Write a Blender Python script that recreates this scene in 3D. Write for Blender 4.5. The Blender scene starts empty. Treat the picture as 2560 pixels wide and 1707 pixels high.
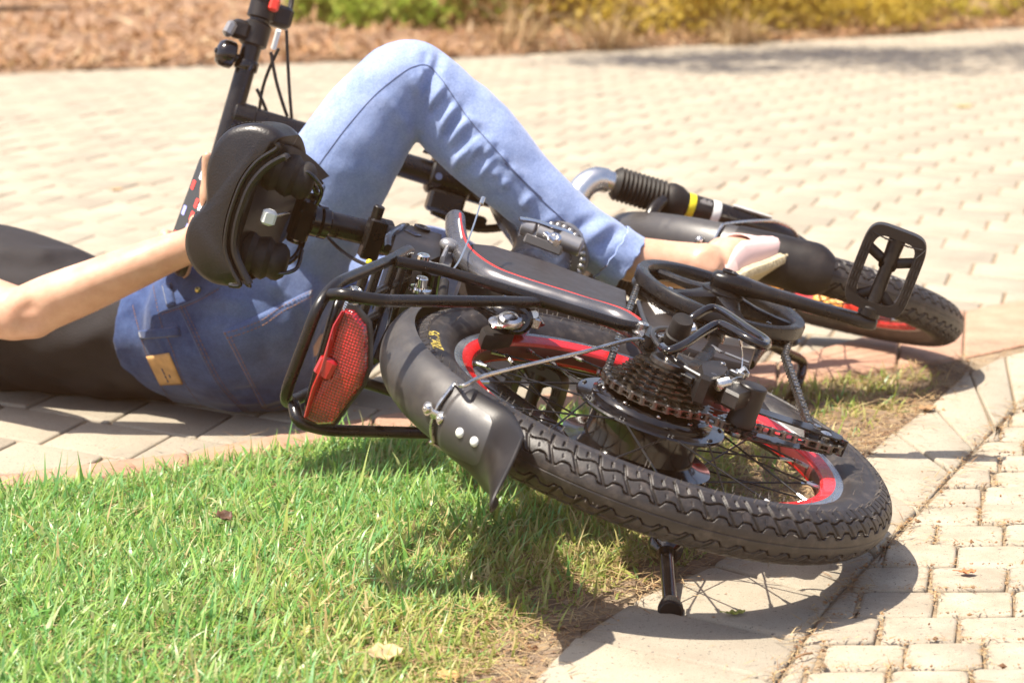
import bpy, bmesh, math, random
import numpy as np
from mathutils import Vector, Matrix

random.seed(7); rng = np.random.default_rng(11)
scene = bpy.context.scene
col = scene.collection
R_ = math.radians

# ------------------------------------------------------------------ camera, light, exposure
FPX = 5800.0                                   # focal length in pixels of a 2560 px wide frame
PITCH = math.atan((853.5 + 280.0) / FPX)
CAMP = Vector((0.0, -2.4, 0.683))
cam_d = bpy.data.cameras.new('camera'); cam = bpy.data.objects.new('camera', cam_d); col.objects.link(cam)
cam_d.sensor_width = 36.0; cam_d.lens = FPX / 2560 * 36
cam_d.clip_start = 0.05; cam_d.clip_end = 400
cam.location = CAMP; cam.rotation_euler = (math.pi / 2 - PITCH, 0, 0)
cam_d.dof.use_dof = True; cam_d.dof.focus_distance = 2.42; cam_d.dof.aperture_fstop = 8.0
scene.camera = cam

SUN_AZ, SUN_EL = R_(-108), R_(66)
sdir = Vector((math.sin(SUN_AZ) * math.cos(SUN_EL), math.cos(SUN_AZ) * math.cos(SUN_EL), math.sin(SUN_EL)))
w = bpy.data.worlds.new('World'); scene.world = w; w.use_nodes = True
nt = w.node_tree; nt.nodes.clear()
sky = nt.nodes.new('ShaderNodeTexSky'); sky.sky_type = 'NISHITA'; sky.sun_disc = False
sky.sun_elevation = SUN_EL; sky.sun_rotation = SUN_AZ; sky.dust_density = 2.5; sky.air_density = 1.0; sky.ozone_density = 1.0
bg = nt.nodes.new('ShaderNodeBackground'); bg.inputs[1].default_value = 0.11
wo = nt.nodes.new('ShaderNodeOutputWorld')
nt.links.new(sky.outputs[0], bg.inputs[0]); nt.links.new(bg.outputs[0], wo.inputs[0])
sun_d = bpy.data.lights.new('sun', 'SUN'); sun_d.energy = 4.6; sun_d.angle = R_(0.53); sun_d.color = (1.0, 0.915, 0.785)
sun = bpy.data.objects.new('sun', sun_d); col.objects.link(sun)
sun.rotation_euler = sdir.to_track_quat('Z', 'Y').to_euler()
scene.view_settings.view_transform = 'Standard'; scene.view_settings.look = 'None'
scene.view_settings.exposure = 1.12; scene.view_settings.gamma = 1.0
try:
    scene.cycles.use_denoising = True
    scene.cycles.max_bounces = 6; scene.cycles.transparent_max_bounces = 8
except Exception: pass

# ------------------------------------------------------------------ where things stand
# a viewing ray of the photograph meets: a plane y = Y of the world (P), the ground (G), a plane of the bicycle (BK)
CROP = {'A': (0, 0, .42517), 'B': (400, 250, .42517), 'C': (650, 600, .38265), 'D': (1050, 400, .42517), 'E': (1450, 700, .35072),
        'G': (1400, 380, .45068), 'H': (1000, 740, .2551), 'I': (1600, 740, .28061), 'J': (1200, 1080, .2551), 'K': (1700, 1080, .2551),
        'L': (1500, 1280, .31463), 'M': (0, 500, .38272), 'N': (0, 1050, .41899), 'O': (900, 1100, .38703), 'PP': (1900, 900, .51482),
        'Q': (700, 0, .42517), 'S': (1500, 0, .45068), 'W': (0, 0, 1.08844), 'Y': (2160, 560, .2551), 'Z': (0, 380, .22534)}
def ray(c, x, y):
    ox, oy, s = CROP[c]; px = ox + x * s; py = oy + y * s
    v = Vector(((px - 1280) / FPX, -(py - 853.5) / FPX, -1.0))
    sd, cd = math.sin(PITCH), math.cos(PITCH)
    return Vector((v.x, sd * v.y - cd * v.z, cd * v.y + sd * v.z))
def P(x, y, Y, c='W'):
    d = ray(c, x, y); k = (Y - CAMP.y) / d.y; return CAMP + d * k
def G(x, y, z=0.0, c='W'):
    d = ray(c, x, y); k = (z - CAMP.z) / d.z; return CAMP + d * k
BM = Matrix(((0.27968, -0.90481, 0.3211, 0.13444), (0.95988, 0.27059, -0.07357, -0.10764), (-0.02032, 0.32879, 0.94418, 0.14583), (0, 0, 0, 1)))
BI = BM.inverted()
def _bk(c, x, y, ax, val):
    o = BI @ CAMP; d = BI.to_3x3() @ ray(c, x, y); k = (val - o[ax]) / d[ax]; return o + d * k
def BK(c, x, y, z): return _bk(c, x, y, 2, z)
def BKX(c, x, y, bx): return _bk(c, x, y, 0, bx)
def BKY(c, x, y, by): return _bk(c, x, y, 1, by)

# ------------------------------------------------------------------ mesh helpers
def smooth(pts, n=6, closed=False):
    p = [Vector(q) for q in pts]; out = []; m = len(p)
    rngi = range(m if closed else m - 1)
    for i in rngi:
        if closed: a, b, c, d = p[i - 1], p[i], p[(i + 1) % m], p[(i + 2) % m]
        else: a, b, c, d = p[max(i - 1, 0)], p[i], p[i + 1], p[min(i + 2, m - 1)]
        for k in range(n):
            t = k / n
            out.append(0.5 * ((2 * b) + (c - a) * t + (2 * a - 5 * b + 4 * c - d) * t * t + (3 * b - a - 3 * c + d) * t ** 3))
    if not closed: out.append(p[-1])
    return out
def fillet(pts, r, n=5):
    p = [Vector(q) for q in pts]; out = [p[0]]
    for i in range(1, len(p) - 1):
        a, b, c = p[i - 1], p[i], p[i + 1]
        u = (a - b); v = (c - b); rr = min(r, u.length * .48, v.length * .48)
        s = b + u.normalized() * rr; e = b + v.normalized() * rr
        for k in range(n + 1):
            t = k / n; out.append((1 - t) ** 2 * s + 2 * t * (1 - t) * b + t * t * e)
    out.append(p[-1]); return out
def frames(pts, closed=False, up=None):
    n = len(pts); T = []
    for i in range(n):
        if closed: t = pts[(i + 1) % n] - pts[i - 1]
        else: t = pts[min(i + 1, n - 1)] - pts[max(i - 1, 0)]
        T.append(t.normalized() if t.length > 1e-9 else Vector((0, 0, 1)))
    u = Vector(up) if up is not None else (Vector((0, 0, 1)) if abs(T[0].z) < .9 else Vector((1, 0, 0)))
    u = (u - T[0] * u.dot(T[0])).normalized(); fr = []
    for i in range(n):
        if up is not None: u = Vector(up)
        u = u - T[i] * u.dot(T[i])
        u = u.normalized() if u.length > 1e-6 else fr[-1][0]
        fr.append((u, T[i].cross(u)))
    return T, fr
class MB:
    def __init__(s): s.v = []; s.f = []; s.m = []
    def add(s, vs, fs, mat=0):
        o = len(s.v); s.v += [tuple(q) for q in vs]
        for f in fs: s.f.append(tuple(i + o for i in f)); s.m.append(mat)
        return s
    def rings(s, rings, closed_ring=True, cap=True, loop=False, mat=0):
        n = len(rings[0]); vs = [q for r in rings for q in r]; fs = []
        k = len(rings)
        for i in range(k if loop else k - 1):
            j = (i + 1) % k
            for a in range(n if closed_ring else n - 1):
                b = (a + 1) % n
                fs.append((i * n + a, i * n + b, j * n + b, j * n + a))
        if cap and not loop and closed_ring:
            fs.append(tuple(range(n - 1, -1, -1))); fs.append(tuple((k - 1) * n + a for a in range(n)))
        return s.add(vs, fs, mat)
    def tube(s, pts, r, seg=12, mat=0, closed=False, cap=True, up=None, ell=None):
        pts = [Vector(q) for q in pts]; T, fr = frames(pts, closed, up); rg = []
        for i, q in enumerate(pts):
            rr = r[min(i, len(r) - 1)] if isinstance(r, (list, tuple)) else r
            ra, rb = (rr, rr) if ell is None else (rr * ell[0], rr * ell[1])
            u, v = fr[i]
            rg.append([q + u * (ra * math.cos(2 * math.pi * a / seg)) + v * (rb * math.sin(2 * math.pi * a / seg)) for a in range(seg)])
        return s.rings(rg, cap=cap, loop=closed, mat=mat)
    def lathe(s, prof, o, axis, seg=32, mat=0, cap=True, ref=None):
        o = Vector(o); z = Vector(axis).normalized()
        x = Vector(ref) if ref is not None else (Vector((1, 0, 0)) if abs(z.x) < .9 else Vector((0, 1, 0)))
        x = (x - z * x.dot(z)).normalized(); y = z.cross(x); rg = []
        for r, h in prof:
            rg.append([o + z * h + x * (r * math.cos(2 * math.pi * a / seg)) + y * (r * math.sin(2 * math.pi * a / seg)) for a in range(seg)])
        return s.rings(rg, cap=cap, mat=mat)
    def cyl(s, a, b, r, seg=16, mat=0, r2=None, ch=0.0):
        a = Vector(a); b = Vector(b); L = (b - a).length; r2 = r if r2 is None else r2
        pr = [(r, 0), (r2, L)] if not ch else [(r - ch, 0), (r, ch), (r2, L - ch), (r2 - ch, L)]
        return s.lathe(pr, a, b - a, seg, mat)
    def box(s, c, size, rot=None, mat=0, ch=0.0):
        c = Vector(c); R = rot if rot is not None else Matrix.Identity(3)
        hx, hy, hz = [q / 2 for q in size]
        if not ch:
            vs = [c + R @ Vector((sx * hx, sy * hy, sz * hz)) for sx in (-1, 1) for sy in (-1, 1) for sz in (-1, 1)]
            return s.add(vs, [(0, 1, 3, 2), (4, 6, 7, 5), (0, 4, 5, 1), (2, 3, 7, 6), (0, 2, 6, 4), (1, 5, 7, 3)], mat)
        rg = []
        for z, ins in ((-hz, ch), (-hz + ch, 0), (hz - ch, 0), (hz, ch)):
            x, y = hx - ins, hy - ins; q = ch
            rg.append([c + R @ Vector((a, b, z)) for a, b in ((x - q, -y), (x, -y + q), (x, y - q), (x - q, y), (-x + q, y), (-x, y - q), (-x, -y + q), (-x + q, -y))])
        return s.rings(rg, mat=mat)
    def prism(s, out, o, u, v, h, mat=0, ch=0.0):
        """2-D outline (list of (a,b)) in the frame o,u,v extruded by +h along u x v, with a small chamfer"""
        o = Vector(o); u = Vector(u).normalized(); v = Vector(v); v = (v - u * v.dot(u)).normalized(); nrm = u.cross(v)
        cx = sum(a for a, b in out) / len(out); cy = sum(b for a, b in out) / len(out)
        def ring(z, k): 
            r = []
            for a, b in out:
                da, db = a - cx, b - cy; L = math.hypot(da, db) + 1e-9; q = max(0, 1 - k / L)
                r.append(o + u * (cx + da * q) + v * (cy + db * q) + nrm * z)
            return r
        if ch: rg = [ring(0, ch), ring(ch, 0), ring(h - ch, 0), ring(h, ch)]
        else: rg = [ring(0, 0), ring(h, 0)]
        return s.rings(rg, mat=mat)
    def sphere(s, c, r, seg=14, rg=8, mat=0, sc=(1, 1, 1), rot=None):
        c = Vector(c); R = rot if rot is not None else Matrix.Identity(3); rr = []
        for i in range(rg + 1):
            t = math.pi * (i + .02) / (rg + .04)
            rr.append([c + R @ Vector((r * sc[0] * math.sin(t) * math.cos(2 * math.pi * a / seg), r * sc[1] * math.sin(t) * math.sin(2 * math.pi * a / seg), -r * sc[2] * math.cos(t))) for a in range(seg)])
        return s.rings(rr, mat=mat)
    def build(s, name, mats, parent=None, flat=False, ang=35, kind=None, bevel=0.0):
        me = bpy.data.meshes.new(name); me.from_pydata(s.v, [], s.f); 
        mats = mats if isinstance(mats, (list, tuple)) else [mats]
        for m in mats: me.materials.append(m)
        me.polygons.foreach_set('material_index', s.m)
        bm = bmesh.new(); bm.from_mesh(me); bmesh.ops.recalc_face_normals(bm, faces=bm.faces[:]); bm.to_mesh(me); bm.free()
        if not flat:
            me.polygons.foreach_set('use_smooth', [True] * len(me.polygons))
            me.set_sharp_from_angle(angle=R_(ang))
        me.update()
        return link(name, me, parent, kind)
def link(name, me, parent=None, kind=None):
    o = bpy.data.objects.new(name, me); col.objects.link(o)
    if parent is not None: o.parent = parent
    if kind: o['kind'] = kind
    return o
def npmesh(name, V, Fq, mats, mi=None, smooth_=True, parent=None, kind=None):
    """fast mesh: V (n,3) array, Fq (m,4) quads or (m,3) tris"""
    me = bpy.data.meshes.new(name); k = Fq.shape[1]
    me.vertices.add(len(V)); me.vertices.foreach_set('co', np.ascontiguousarray(V, dtype=np.float32).ravel())
    me.loops.add(Fq.size); me.loops.foreach_set('vertex_index', np.ascontiguousarray(Fq, dtype=np.int32).ravel())
    me.polygons.add(len(Fq)); me.polygons.foreach_set('loop_start', np.arange(0, Fq.size, k, dtype=np.int32))
    for m in mats: me.materials.append(m)
    if mi is not None: me.polygons.foreach_set('material_index', np.ascontiguousarray(mi, dtype=np.int32))
    me.polygons.foreach_set('use_smooth', np.full(len(Fq), smooth_, dtype=bool))
    me.update(calc_edges=True); me.validate()
    return link(name, me, parent, kind)
def tag(o, label=None, cat=None, group=None, kind=None):
    if label: o['label'] = label
    if cat: o['category'] = cat
    if group: o['group'] = group
    if kind: o['kind'] = kind
    return o
def empty(name, loc=(0, 0, 0)):
    o = bpy.data.objects.new(name, None); col.objects.link(o); o.location = loc; o.empty_display_size = .05; return o

# ------------------------------------------------------------------ materials
def mat(name, base, rough=.5, metal=0.0, var=0.0, vscale=30.0, bump=0.0, bscale=200.0, coat=0.0, spec=.5, trans=0.0, alt=None, ior=1.5, detail=4.0, rvar=0.0, dust=None, dscale=25.0, sss=0.0):
    m = bpy.data.materials.new(name); m.use_nodes = True; t = m.node_tree; b = t.nodes['Principled BSDF']
    b.inputs['Base Color'].default_value = (*base, 1); b.inputs['Roughness'].default_value = rough
    b.inputs['Metallic'].default_value = metal; b.inputs['Coat Weight'].default_value = coat
    b.inputs['Specular IOR Level'].default_value = spec; b.inputs['Transmission Weight'].default_value = trans; b.inputs['IOR'].default_value = ior
    if sss: b.inputs['Subsurface Weight'].default_value = sss; b.inputs['Subsurface Radius'].default_value = (.01, .004, .002)
    tc = t.nodes.new('ShaderNodeTexCoord'); out = None
    def noise(sc, det=detail, ro=.55):
        n = t.nodes.new('ShaderNodeTexNoise'); n.inputs['Scale'].default_value = sc; n.inputs['Detail'].default_value = det; n.inputs['Roughness'].default_value = ro
        t.links.new(tc.outputs['Object'], n.inputs['Vector']); return n
    def ramp(src, a, c, p0=.35, p1=.65):
        r = t.nodes.new('ShaderNodeValToRGB'); r.color_ramp.elements[0].position = p0; r.color_ramp.elements[1].position = p1
        r.color_ramp.elements[0].color = (*a, 1); r.color_ramp.elements[1].color = (*c, 1); t.links.new(src, r.inputs[0]); return r
    if var or alt:
        a = [c * (1 - var) for c in base] if alt is None else base
        c2 = [min(1, c * (1 + var)) for c in base] if alt is None else alt
        out = ramp(noise(vscale).outputs[0], a, c2).outputs[0]
    if dust:
        n2 = noise(dscale, 6, .7); r2 = ramp(n2.outputs[0], (0, 0, 0), (1, 1, 1), .5, .75)
        mx = t.nodes.new('ShaderNodeMix'); mx.data_type = 'RGBA'
        t.links.new(r2.outputs[0], mx.inputs[0])
        if out: t.links.new(out, mx.inputs[6])
        else: mx.inputs[6].default_value = (*base, 1)
        mx.inputs[7].default_value = (*dust, 1); out = mx.outputs[2]
    if out: t.links.new(out, b.inputs['Base Color'])
    if rvar:
        r3 = ramp(noise(vscale * 2).outputs[0], (rough - rvar,) * 3, (rough + rvar,) * 3); t.links.new(r3.outputs[0], b.inputs['Roughness'])
    if bump:
        bp = t.nodes.new('ShaderNodeBump'); bp.inputs['Strength'].default_value = bump; bp.inputs['Distance'].default_value = .002
        t.links.new(noise(bscale).outputs[0], bp.inputs['Height']); t.links.new(bp.outputs[0], b.inputs['Normal'])
    return m
M = {}
M['black'] = mat('satin_black_paint', (.0065, .0055, .005), .30, spec=.45, rvar=.06, bump=.03, bscale=600, dust=(.022, .018, .015), dscale=18)
M['gloss'] = mat('gloss_black_paint', (.006, .005, .005), .14, coat=.25, rvar=.04, dust=(.022, .018, .015), dscale=30)
M['plastic'] = mat('black_plastic', (.009, .0075, .007), .42, spec=.4, bump=.08, bscale=900, dust=(.035, .028, .024), dscale=22)
M['leather'] = mat('black_vinyl', (.008, .0065, .0065), .36, spec=.5, bump=.22, bscale=420, rvar=.06)
M['rubber'] = mat('tyre_rubber', (.018, .015, .014), .48, var=.2, vscale=40, bump=.12, bscale=500, spec=.6, dust=(.075, .06, .05), dscale=70)
M['rubber2'] = mat('soft_rubber', (.010, .009, .0085), .6, spec=.35, bump=.1, bscale=500, dust=(.04, .033, .028))
M['fender'] = mat('fender_paint', (.034, .031, .031), .46, spec=.8, rvar=.07, bump=.05, bscale=500, dust=(.085, .075, .065), dscale=9)
M['grey'] = mat('dark_grey_paint', (.028, .022, .020), .40, rvar=.05, bump=.03, bscale=500)
M['silverpaint'] = mat('silver_grey_paint', (.30, .29, .29), .32, metal=.6, bump=.03, bscale=300)
M['chrome'] = mat('chrome', (.82, .80, .78), .12, metal=1.0, rvar=.05)
M['steel'] = mat('zinc_steel', (.62, .60, .57), .28, metal=1.0, rvar=.08, var=.12, vscale=60)
M['brushed'] = mat('brushed_aluminium', (.72, .71, .70), .30, metal=1.0, rvar=.06)
M['chain'] = mat('oiled_chain_steel', (.20, .185, .165), .36, metal=1.0, rvar=.1, dust=(.06, .045, .035), dscale=120)
M['sprocket'] = mat('oiled_sprocket', (.13, .11, .085), .34, metal=1.0, rvar=.1, dust=(.05, .035, .025), dscale=90)
M['rimred'] = mat('red_rim_paint', (.62, .018, .022), .26, coat=.4, var=.05, rvar=.04)
M['redline'] = mat('red_line', (.60, .03, .025), .4)
M['redplastic'] = mat('red_button', (.75, .05, .03), .35)
M['amber'] = mat('amber_reflector', (.85, .33, .02), .18, coat=.6, bump=.8, bscale=300)
M['white'] = mat('white_plastic', (.72, .72, .68), .45)
M['yellow'] = mat('yellow_sticker', (.80, .66, .02), .45)
M['brass'] = mat('valve_brass', (.60, .45, .16), .3, metal=1.0)
M['letters'] = mat('pale_lettering', (.55, .53, .50), .5)
M['tyreyellow'] = mat('tyre_label', (.50, .38, .08), .6)
M['cable'] = mat('cable_housing', (.018, .017, .017), .38)
M['wire'] = mat('bare_cable', (.70, .69, .66), .3, metal=1.0)

# ================================================================== THE GROUND
def g2(x, y): q = G(x, y); return (q.x, q.y)
def inside(p, poly):
    x, y = p; c = False; n = len(poly)
    for i in range(n):
        x1, y1 = poly[i]; x2, y2 = poly[i - 1]
        if (y1 > y) != (y2 > y) and x < (x2 - x1) * (y - y1) / (y2 - y1) + x1: c = not c
    return c
def clip_half(poly, a, b):
    """keep the part of a convex polygon left of the line a->b"""
    out = []; n = len(poly)
    f = lambda p: (b[0] - a[0]) * (p[1] - a[1]) - (b[1] - a[1]) * (p[0] - a[0])
    for i in range(n):
        p, q = poly[i], poly[(i + 1) % n]; fp, fq = f(p), f(q)
        if fp >= 0: out.append(p)
        if fp * fq < 0:
            t = fp / (fp - fq); out.append((p[0] + (q[0] - p[0]) * t, p[1] + (q[1] - p[1]) * t))
    return out
def seg_near(poly, p):
    best = None
    for i in range(len(poly) - 1):
        a, b = poly[i], poly[i + 1]; dx, dy = b[0] - a[0], b[1] - a[1]
        t = max(0, min(1, ((p[0] - a[0]) * dx + (p[1] - a[1]) * dy) / (dx * dx + dy * dy)))
        d = math.hypot(a[0] + dx * t - p[0], a[1] + dy * t - p[1])
        if best is None or d < best[0]: best = (d, a, b)
    return best
def paver(mb, poly, gap, top, base=-.02, ch=.004, jit=.0015, rnd=random, mat=0, rough=0.0):
    """one block with its edges worn round"""
    n = len(poly)
    if n < 3: return
    cx = sum(p[0] for p in poly) / n; cy = sum(p[1] for p in poly) / n
    def off(k):
        r = []
        for i in range(n):
            p0, p1, p2 = poly[i - 1], poly[i], poly[(i + 1) % n]
            e1 = Vector((p1[0] - p0[0], p1[1] - p0[1])); e2 = Vector((p2[0] - p1[0], p2[1] - p1[1]))
            if e1.length < 1e-6 or e2.length < 1e-6: r.append(Vector(p1)); continue
            n1 = Vector((-e1.y, e1.x)).normalized(); n2 = Vector((-e2.y, e2.x)).normalized()
            bis = n1 + n2; L = bis.dot(n1); bis = bis / max(L, .4); r.append(Vector(p1) + bis * k)
        return r
    area = sum(poly[i - 1][0] * poly[i][1] - poly[i][0] * poly[i - 1][1] for i in range(n)) / 2
    if abs(area) < 2e-4: return
    if area < 0: poly = poly[::-1]
    tz = top + rnd.uniform(-.0012, .0012); tx = rnd.uniform(-.012, .012); ty = rnd.uniform(-.012, .012)
    rings_ = []
    for k, z in ((gap, base), (gap, tz - ch), (gap + ch * .35, tz - ch * .35), (gap + ch, tz)):
        q = off(k); rr = []
        for i, p in enumerate(q):
            # soften each corner with an extra vertex pair
            a, b = q[i - 1], q[(i + 1) % n]; l1 = (a - p).length; l2 = (b - p).length; s = min(.003 + k * .3, l1 * .3, l2 * .3)
            for u in (p + (a - p).normalized() * s, p + (b - p).normalized() * s):
                rr.append(Vector((u.x, u.y, z + (u.x - cx) * tx + (u.y - cy) * ty)))
        rings_.append(rr)
    mb.rings(rings_, cap=True, mat=mat)

def stone_mat(name, base, alt, bump=.35, spots=(.12, .1, .09), sp=.62, sc=14, fine=900):
    m = bpy.data.materials.new(name); m.use_nodes = True; t = m.node_tree; b = t.nodes['Principled BSDF']; b.inputs['Roughness'].default_value = .88
    b.inputs['Specular IOR Level'].default_value = .25
    tc = t.nodes.new('ShaderNodeTexCoord')
    def N(s, d=5, r=.6):
        n = t.nodes.new('ShaderNodeTexNoise'); n.inputs['Scale'].default_value = s; n.inputs['Detail'].default_value = d; n.inputs['Roughness'].default_value = r; t.links.new(tc.outputs['Object'], n.inputs['Vector']); return n
    def Rm(src, a, c, p, q):
        r = t.nodes.new('ShaderNodeValToRGB'); e = r.color_ramp.elements; e[0].position = p; e[1].position = q; e[0].color = (*a, 1); e[1].color = (*c, 1); t.links.new(src, r.inputs[0]); return r.outputs[0]
    def X(f, a, c, mode='MIX'):
        x = t.nodes.new('ShaderNodeMix'); x.data_type = 'RGBA'; x.blend_type = mode
        if isinstance(f, float): x.inputs[0].default_value = f
        else: t.links.new(f, x.inputs[0])
        t.links.new(a, x.inputs[6])
        if isinstance(c, tuple): x.inputs[7].default_value = (*c, 1)
        else: t.links.new(c, x.inputs[7])
        return x.outputs[2]
    c = Rm(N(sc).outputs[0], base, alt, .35, .65)
    g = t.nodes.new('ShaderNodeNewGeometry')
    rp = Rm(g.outputs['Random Per Island'], (.88, .88, .88), (1.06, 1.05, 1.02), 0, 1)
    c = X(1.0, c, rp, 'MULTIPLY')
    c = X(Rm(N(fine, 3, .7).outputs[0], (.72, .70, .68), (1.12, 1.12, 1.12), .3, .7), c, (1, 1, 1)) if False else X(1.0, c, Rm(N(fine, 3, .7).outputs[0], (.74, .72, .70), (1.12, 1.12, 1.12), .3, .7), 'MULTIPLY')
    f = Rm(N(260, 4, .6).outputs[0], (0, 0, 0), (1, 1, 1), sp, sp + .05)
    c = X(f, c, spots)
    f2 = Rm(N(9, 6, .65).outputs[0], (0, 0, 0), (.55, .55, .55), .52, .75)
    c = X(f2, c, tuple(q * .62 for q in base))
    t.links.new(c, b.inputs['Base Color'])
    bp = t.nodes.new('ShaderNodeBump'); bp.inputs['Strength'].default_value = bump; bp.inputs['Distance'].default_value = .002
    nn = N(fine * .5, 6, .75); t.links.new(nn.outputs[0], bp.inputs['Height']); t.links.new(bp.outputs[0], b.inputs['Normal'])
    return m
M['slab'] = stone_mat('sandy_concrete', (.345, .30, .235), (.44, .395, .315), bump=.6, sc=9)
M['sett'] = stone_mat('cobble_concrete', (.36, .31, .24), (.46, .405, .32), sc=22, bump=.6)
M['brick'] = stone_mat('pale_paver_concrete', (.325, .288, .228), (.395, .35, .278), sc=6, bump=.2)
M['terra'] = stone_mat('terracotta_edging', (.40, .235, .165), (.48, .30, .215), sc=20)
M['soil'] = mat('dry_soil', (.14, .095, .06), .95, alt=(.26, .19, .13), vscale=45, bump=.9, bscale=300, detail=8)
M['lawnsoil'] = mat('lawn_soil', (.05, .045, .022), .95, alt=(.12, .095, .05), vscale=60, bump=.8, bscale=300, detail=8)
M['joint'] = mat('joint_soil', (.20, .145, .09), .95, alt=(.32, .25, .165), vscale=80, bump=.8, bscale=500, detail=8)
M['bank'] = mat('bank_soil', (.17, .10, .06), .95, alt=(.33, .21, .13), vscale=6, bump=.9, bscale=60, detail=9)

# boundaries read off the photograph (ground plane)
EDGE_N = [g2(-700, 1180), g2(0, 1092), g2(240, 1068), g2(462, 1036), g2(700, 985), g2(1000, 935), g2(1400, 890), g2(1800, 830), g2(2212, 716), g2(2352, 690), g2(2900, 600)]   # paving side of the terracotta band
EDGE_S = [g2(-700, 1225), g2(0, 1128), g2(240, 1100), g2(462, 1072), g2(700, 1030), g2(1000, 985), g2(1400, 945), g2(1800, 890), g2(2212, 822), g2(2352, 790), g2(2900, 690)]   # lawn side
SLAB_W = [g2(1120, 1700), g2(1275, 1500), g2(1420, 1395), g2(1655, 1290), g2(1890, 1140), g2(1985, 1045), g2(2110, 955), g2(2235, 850), g2(2352, 800), g2(2900, 700)]
SLAB_E = [g2(1650, 1700), g2(1785, 1568), g2(1895, 1400), g2(2060, 1230), g2(2180, 1100), g2(2262, 1010), g2(2352, 930), g2(2900, 760)]
# far edge of the paving (foot of the bank)
FAR = [(-9.0, 1.6), (-4.2, 4.55), (-1.94, 6.35), (-.9, 6.85), (-.13, 7.2), (.7, 7.85), (1.45, 8.35), (2.58, 9.3), (4.5, 11.2), (9, 16)]

# --- base sheet to the horizon, and the rising leaf-strewn bank beyond the paving
mb = MB(); mb.add([(-60, -40, -.0036), (60, -40, -.0036), (60, 80, -.0036), (-60, 80, -.0036)], [(0, 1, 2, 3)])
tag(mb.build('ground', M['joint'], flat=True), kind='structure')

def bank_h(x, y, d):
    return .012 + .10 * min(d, 6) ** 1.1 * .35
nb, mbk = 110, 40
V = []; 
for i in range(nb + 1):
    t = i / nb; X = -9 + 18 * t
    for k in range(len(FAR) - 1):
        if FAR[k][0] <= X <= FAR[k + 1][0]:
            u = (X - FAR[k][0]) / (FAR[k + 1][0] - FAR[k][0]); Y0 = FAR[k][1] + (FAR[k + 1][1] - FAR[k][1]) * u
    for j in range(mbk + 1):
        d = (j / mbk) ** 1.7 * 14
        z = -.006 if j == 0 else .006 + .028 * d + .02 * math.sin(X * 5.1 + d * 3) * min(d, 1) + .014 * math.sin(X * 13 - d * 9) * min(d * 2, 1)
        V.append((X - d * .35, Y0 + d + (.05 * math.sin(X * 7) + .03 * math.sin(X * 17) if j == 0 else 0), z))
Fq = [(i * (mbk + 1) + j, (i + 1) * (mbk + 1) + j, (i + 1) * (mbk + 1) + j + 1, i * (mbk + 1) + j + 1) for i in range(nb) for j in range(mbk)]
tag(npmesh('leafy_bank', np.array(V), np.array(Fq), [M['bank']]), kind='structure')
def bank_z(X, Y):
    for k in range(len(FAR) - 1):
        # invert the skew roughly
        d = 0
    d = 0.0
    for _ in range(4):
        X0 = X + d * .35; Y0 = FAR[0][1]
        for k in range(len(FAR) - 1):
            if FAR[k][0] <= X0 <= FAR[k + 1][0]:
                u = (X0 - FAR[k][0]) / (FAR[k + 1][0] - FAR[k][0]); Y0 = FAR[k][1] + (FAR[k + 1][1] - FAR[k][1]) * u
        d = max(0, Y - Y0)
    return .006 + .028 * d + .02 * math.sin(X0 * 5.1 + d * 3) * min(d, 1) + .014 * math.sin(X0 * 13 - d * 9) * min(d * 2, 1), d

# --- the pale brick paving
rnd = random.Random(3)
A_ = Vector((.124, -.084)); J_ = Vector((.036, .137)); O_ = Vector((.847, 2.681))
PAVE = [p for p in EDGE_N] + [(9, 2), (9, 16)] + FAR[::-1] + [(-9, -.4)]
near = MB()
for j in range(-26, 92):
    for i in range(-130, 100):
        o = O_ + J_ * j + A_ * (i + (.5 if j % 2 else 0)) + A_ * (-.26 * j)
        if not (-6.5 < o.x < 7 and -.2 < o.y < 11.5): continue
        pts = [o, o + A_, o + A_ + J_, o + J_]
        # the far-off ones outside the lens need not be there
        c = (o + (A_ + J_) * .5)
        if abs(c.x) > (c.y + 2.4) * .25 + 2.0: continue
        if not any(inside((p.x, p.y), PAVE) for p in pts): continue
        poly = [(p.x + rnd.uniform(-.0015, .0015), p.y + rnd.uniform(-.0015, .0015)) for p in pts]
        a = sum(poly[k - 1][0] * poly[k][1] - poly[k][0] * poly[k - 1][1] for k in range(4))
        if a < 0: poly = poly[::-1]
        for line, keep in ((EDGE_N, 1), (FAR, -1)):
            d, p, q = seg_near(line, (c.x, c.y))
            if d < .16: poly = clip_half(poly, p, q) if keep > 0 else clip_half(poly, q, p)
            if len(poly) < 3: break
        if len(poly) >= 3: paver(near, poly, .0022, 0.0, ch=.003, rnd=rnd)
tag(near.build('brick_paving', M['brick'], ang=60), kind='structure')

# --- terracotta edging band between the paving and the lawn: bevelled lengths end to end
def lerp_line(L, t):
    k = min(int(t), len(L) - 2); u = t - k; return (L[k][0] + (L[k + 1][0] - L[k][0]) * u, L[k][1] + (L[k + 1][1] - L[k][1]) * u)
mb = MB(); t = 0.0
while t < len(EDGE_N) - 1.01:
    k = min(int(t), len(EDGE_N) - 2); Ls = math.dist(EDGE_N[k], EDGE_N[k + 1]); dt = .21 / max(Ls, .05)
    t2 = min(t + dt, len(EDGE_N) - 1)
    paver(mb, [lerp_line(EDGE_S, t), lerp_line(EDGE_S, t2), lerp_line(EDGE_N, t2), lerp_line(EDGE_N, t)], .002, .003, ch=.004, rnd=rnd)
    t = t2
tag(mb.build('terracotta_edging', M['terra'], ang=60), kind='structure')

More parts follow.
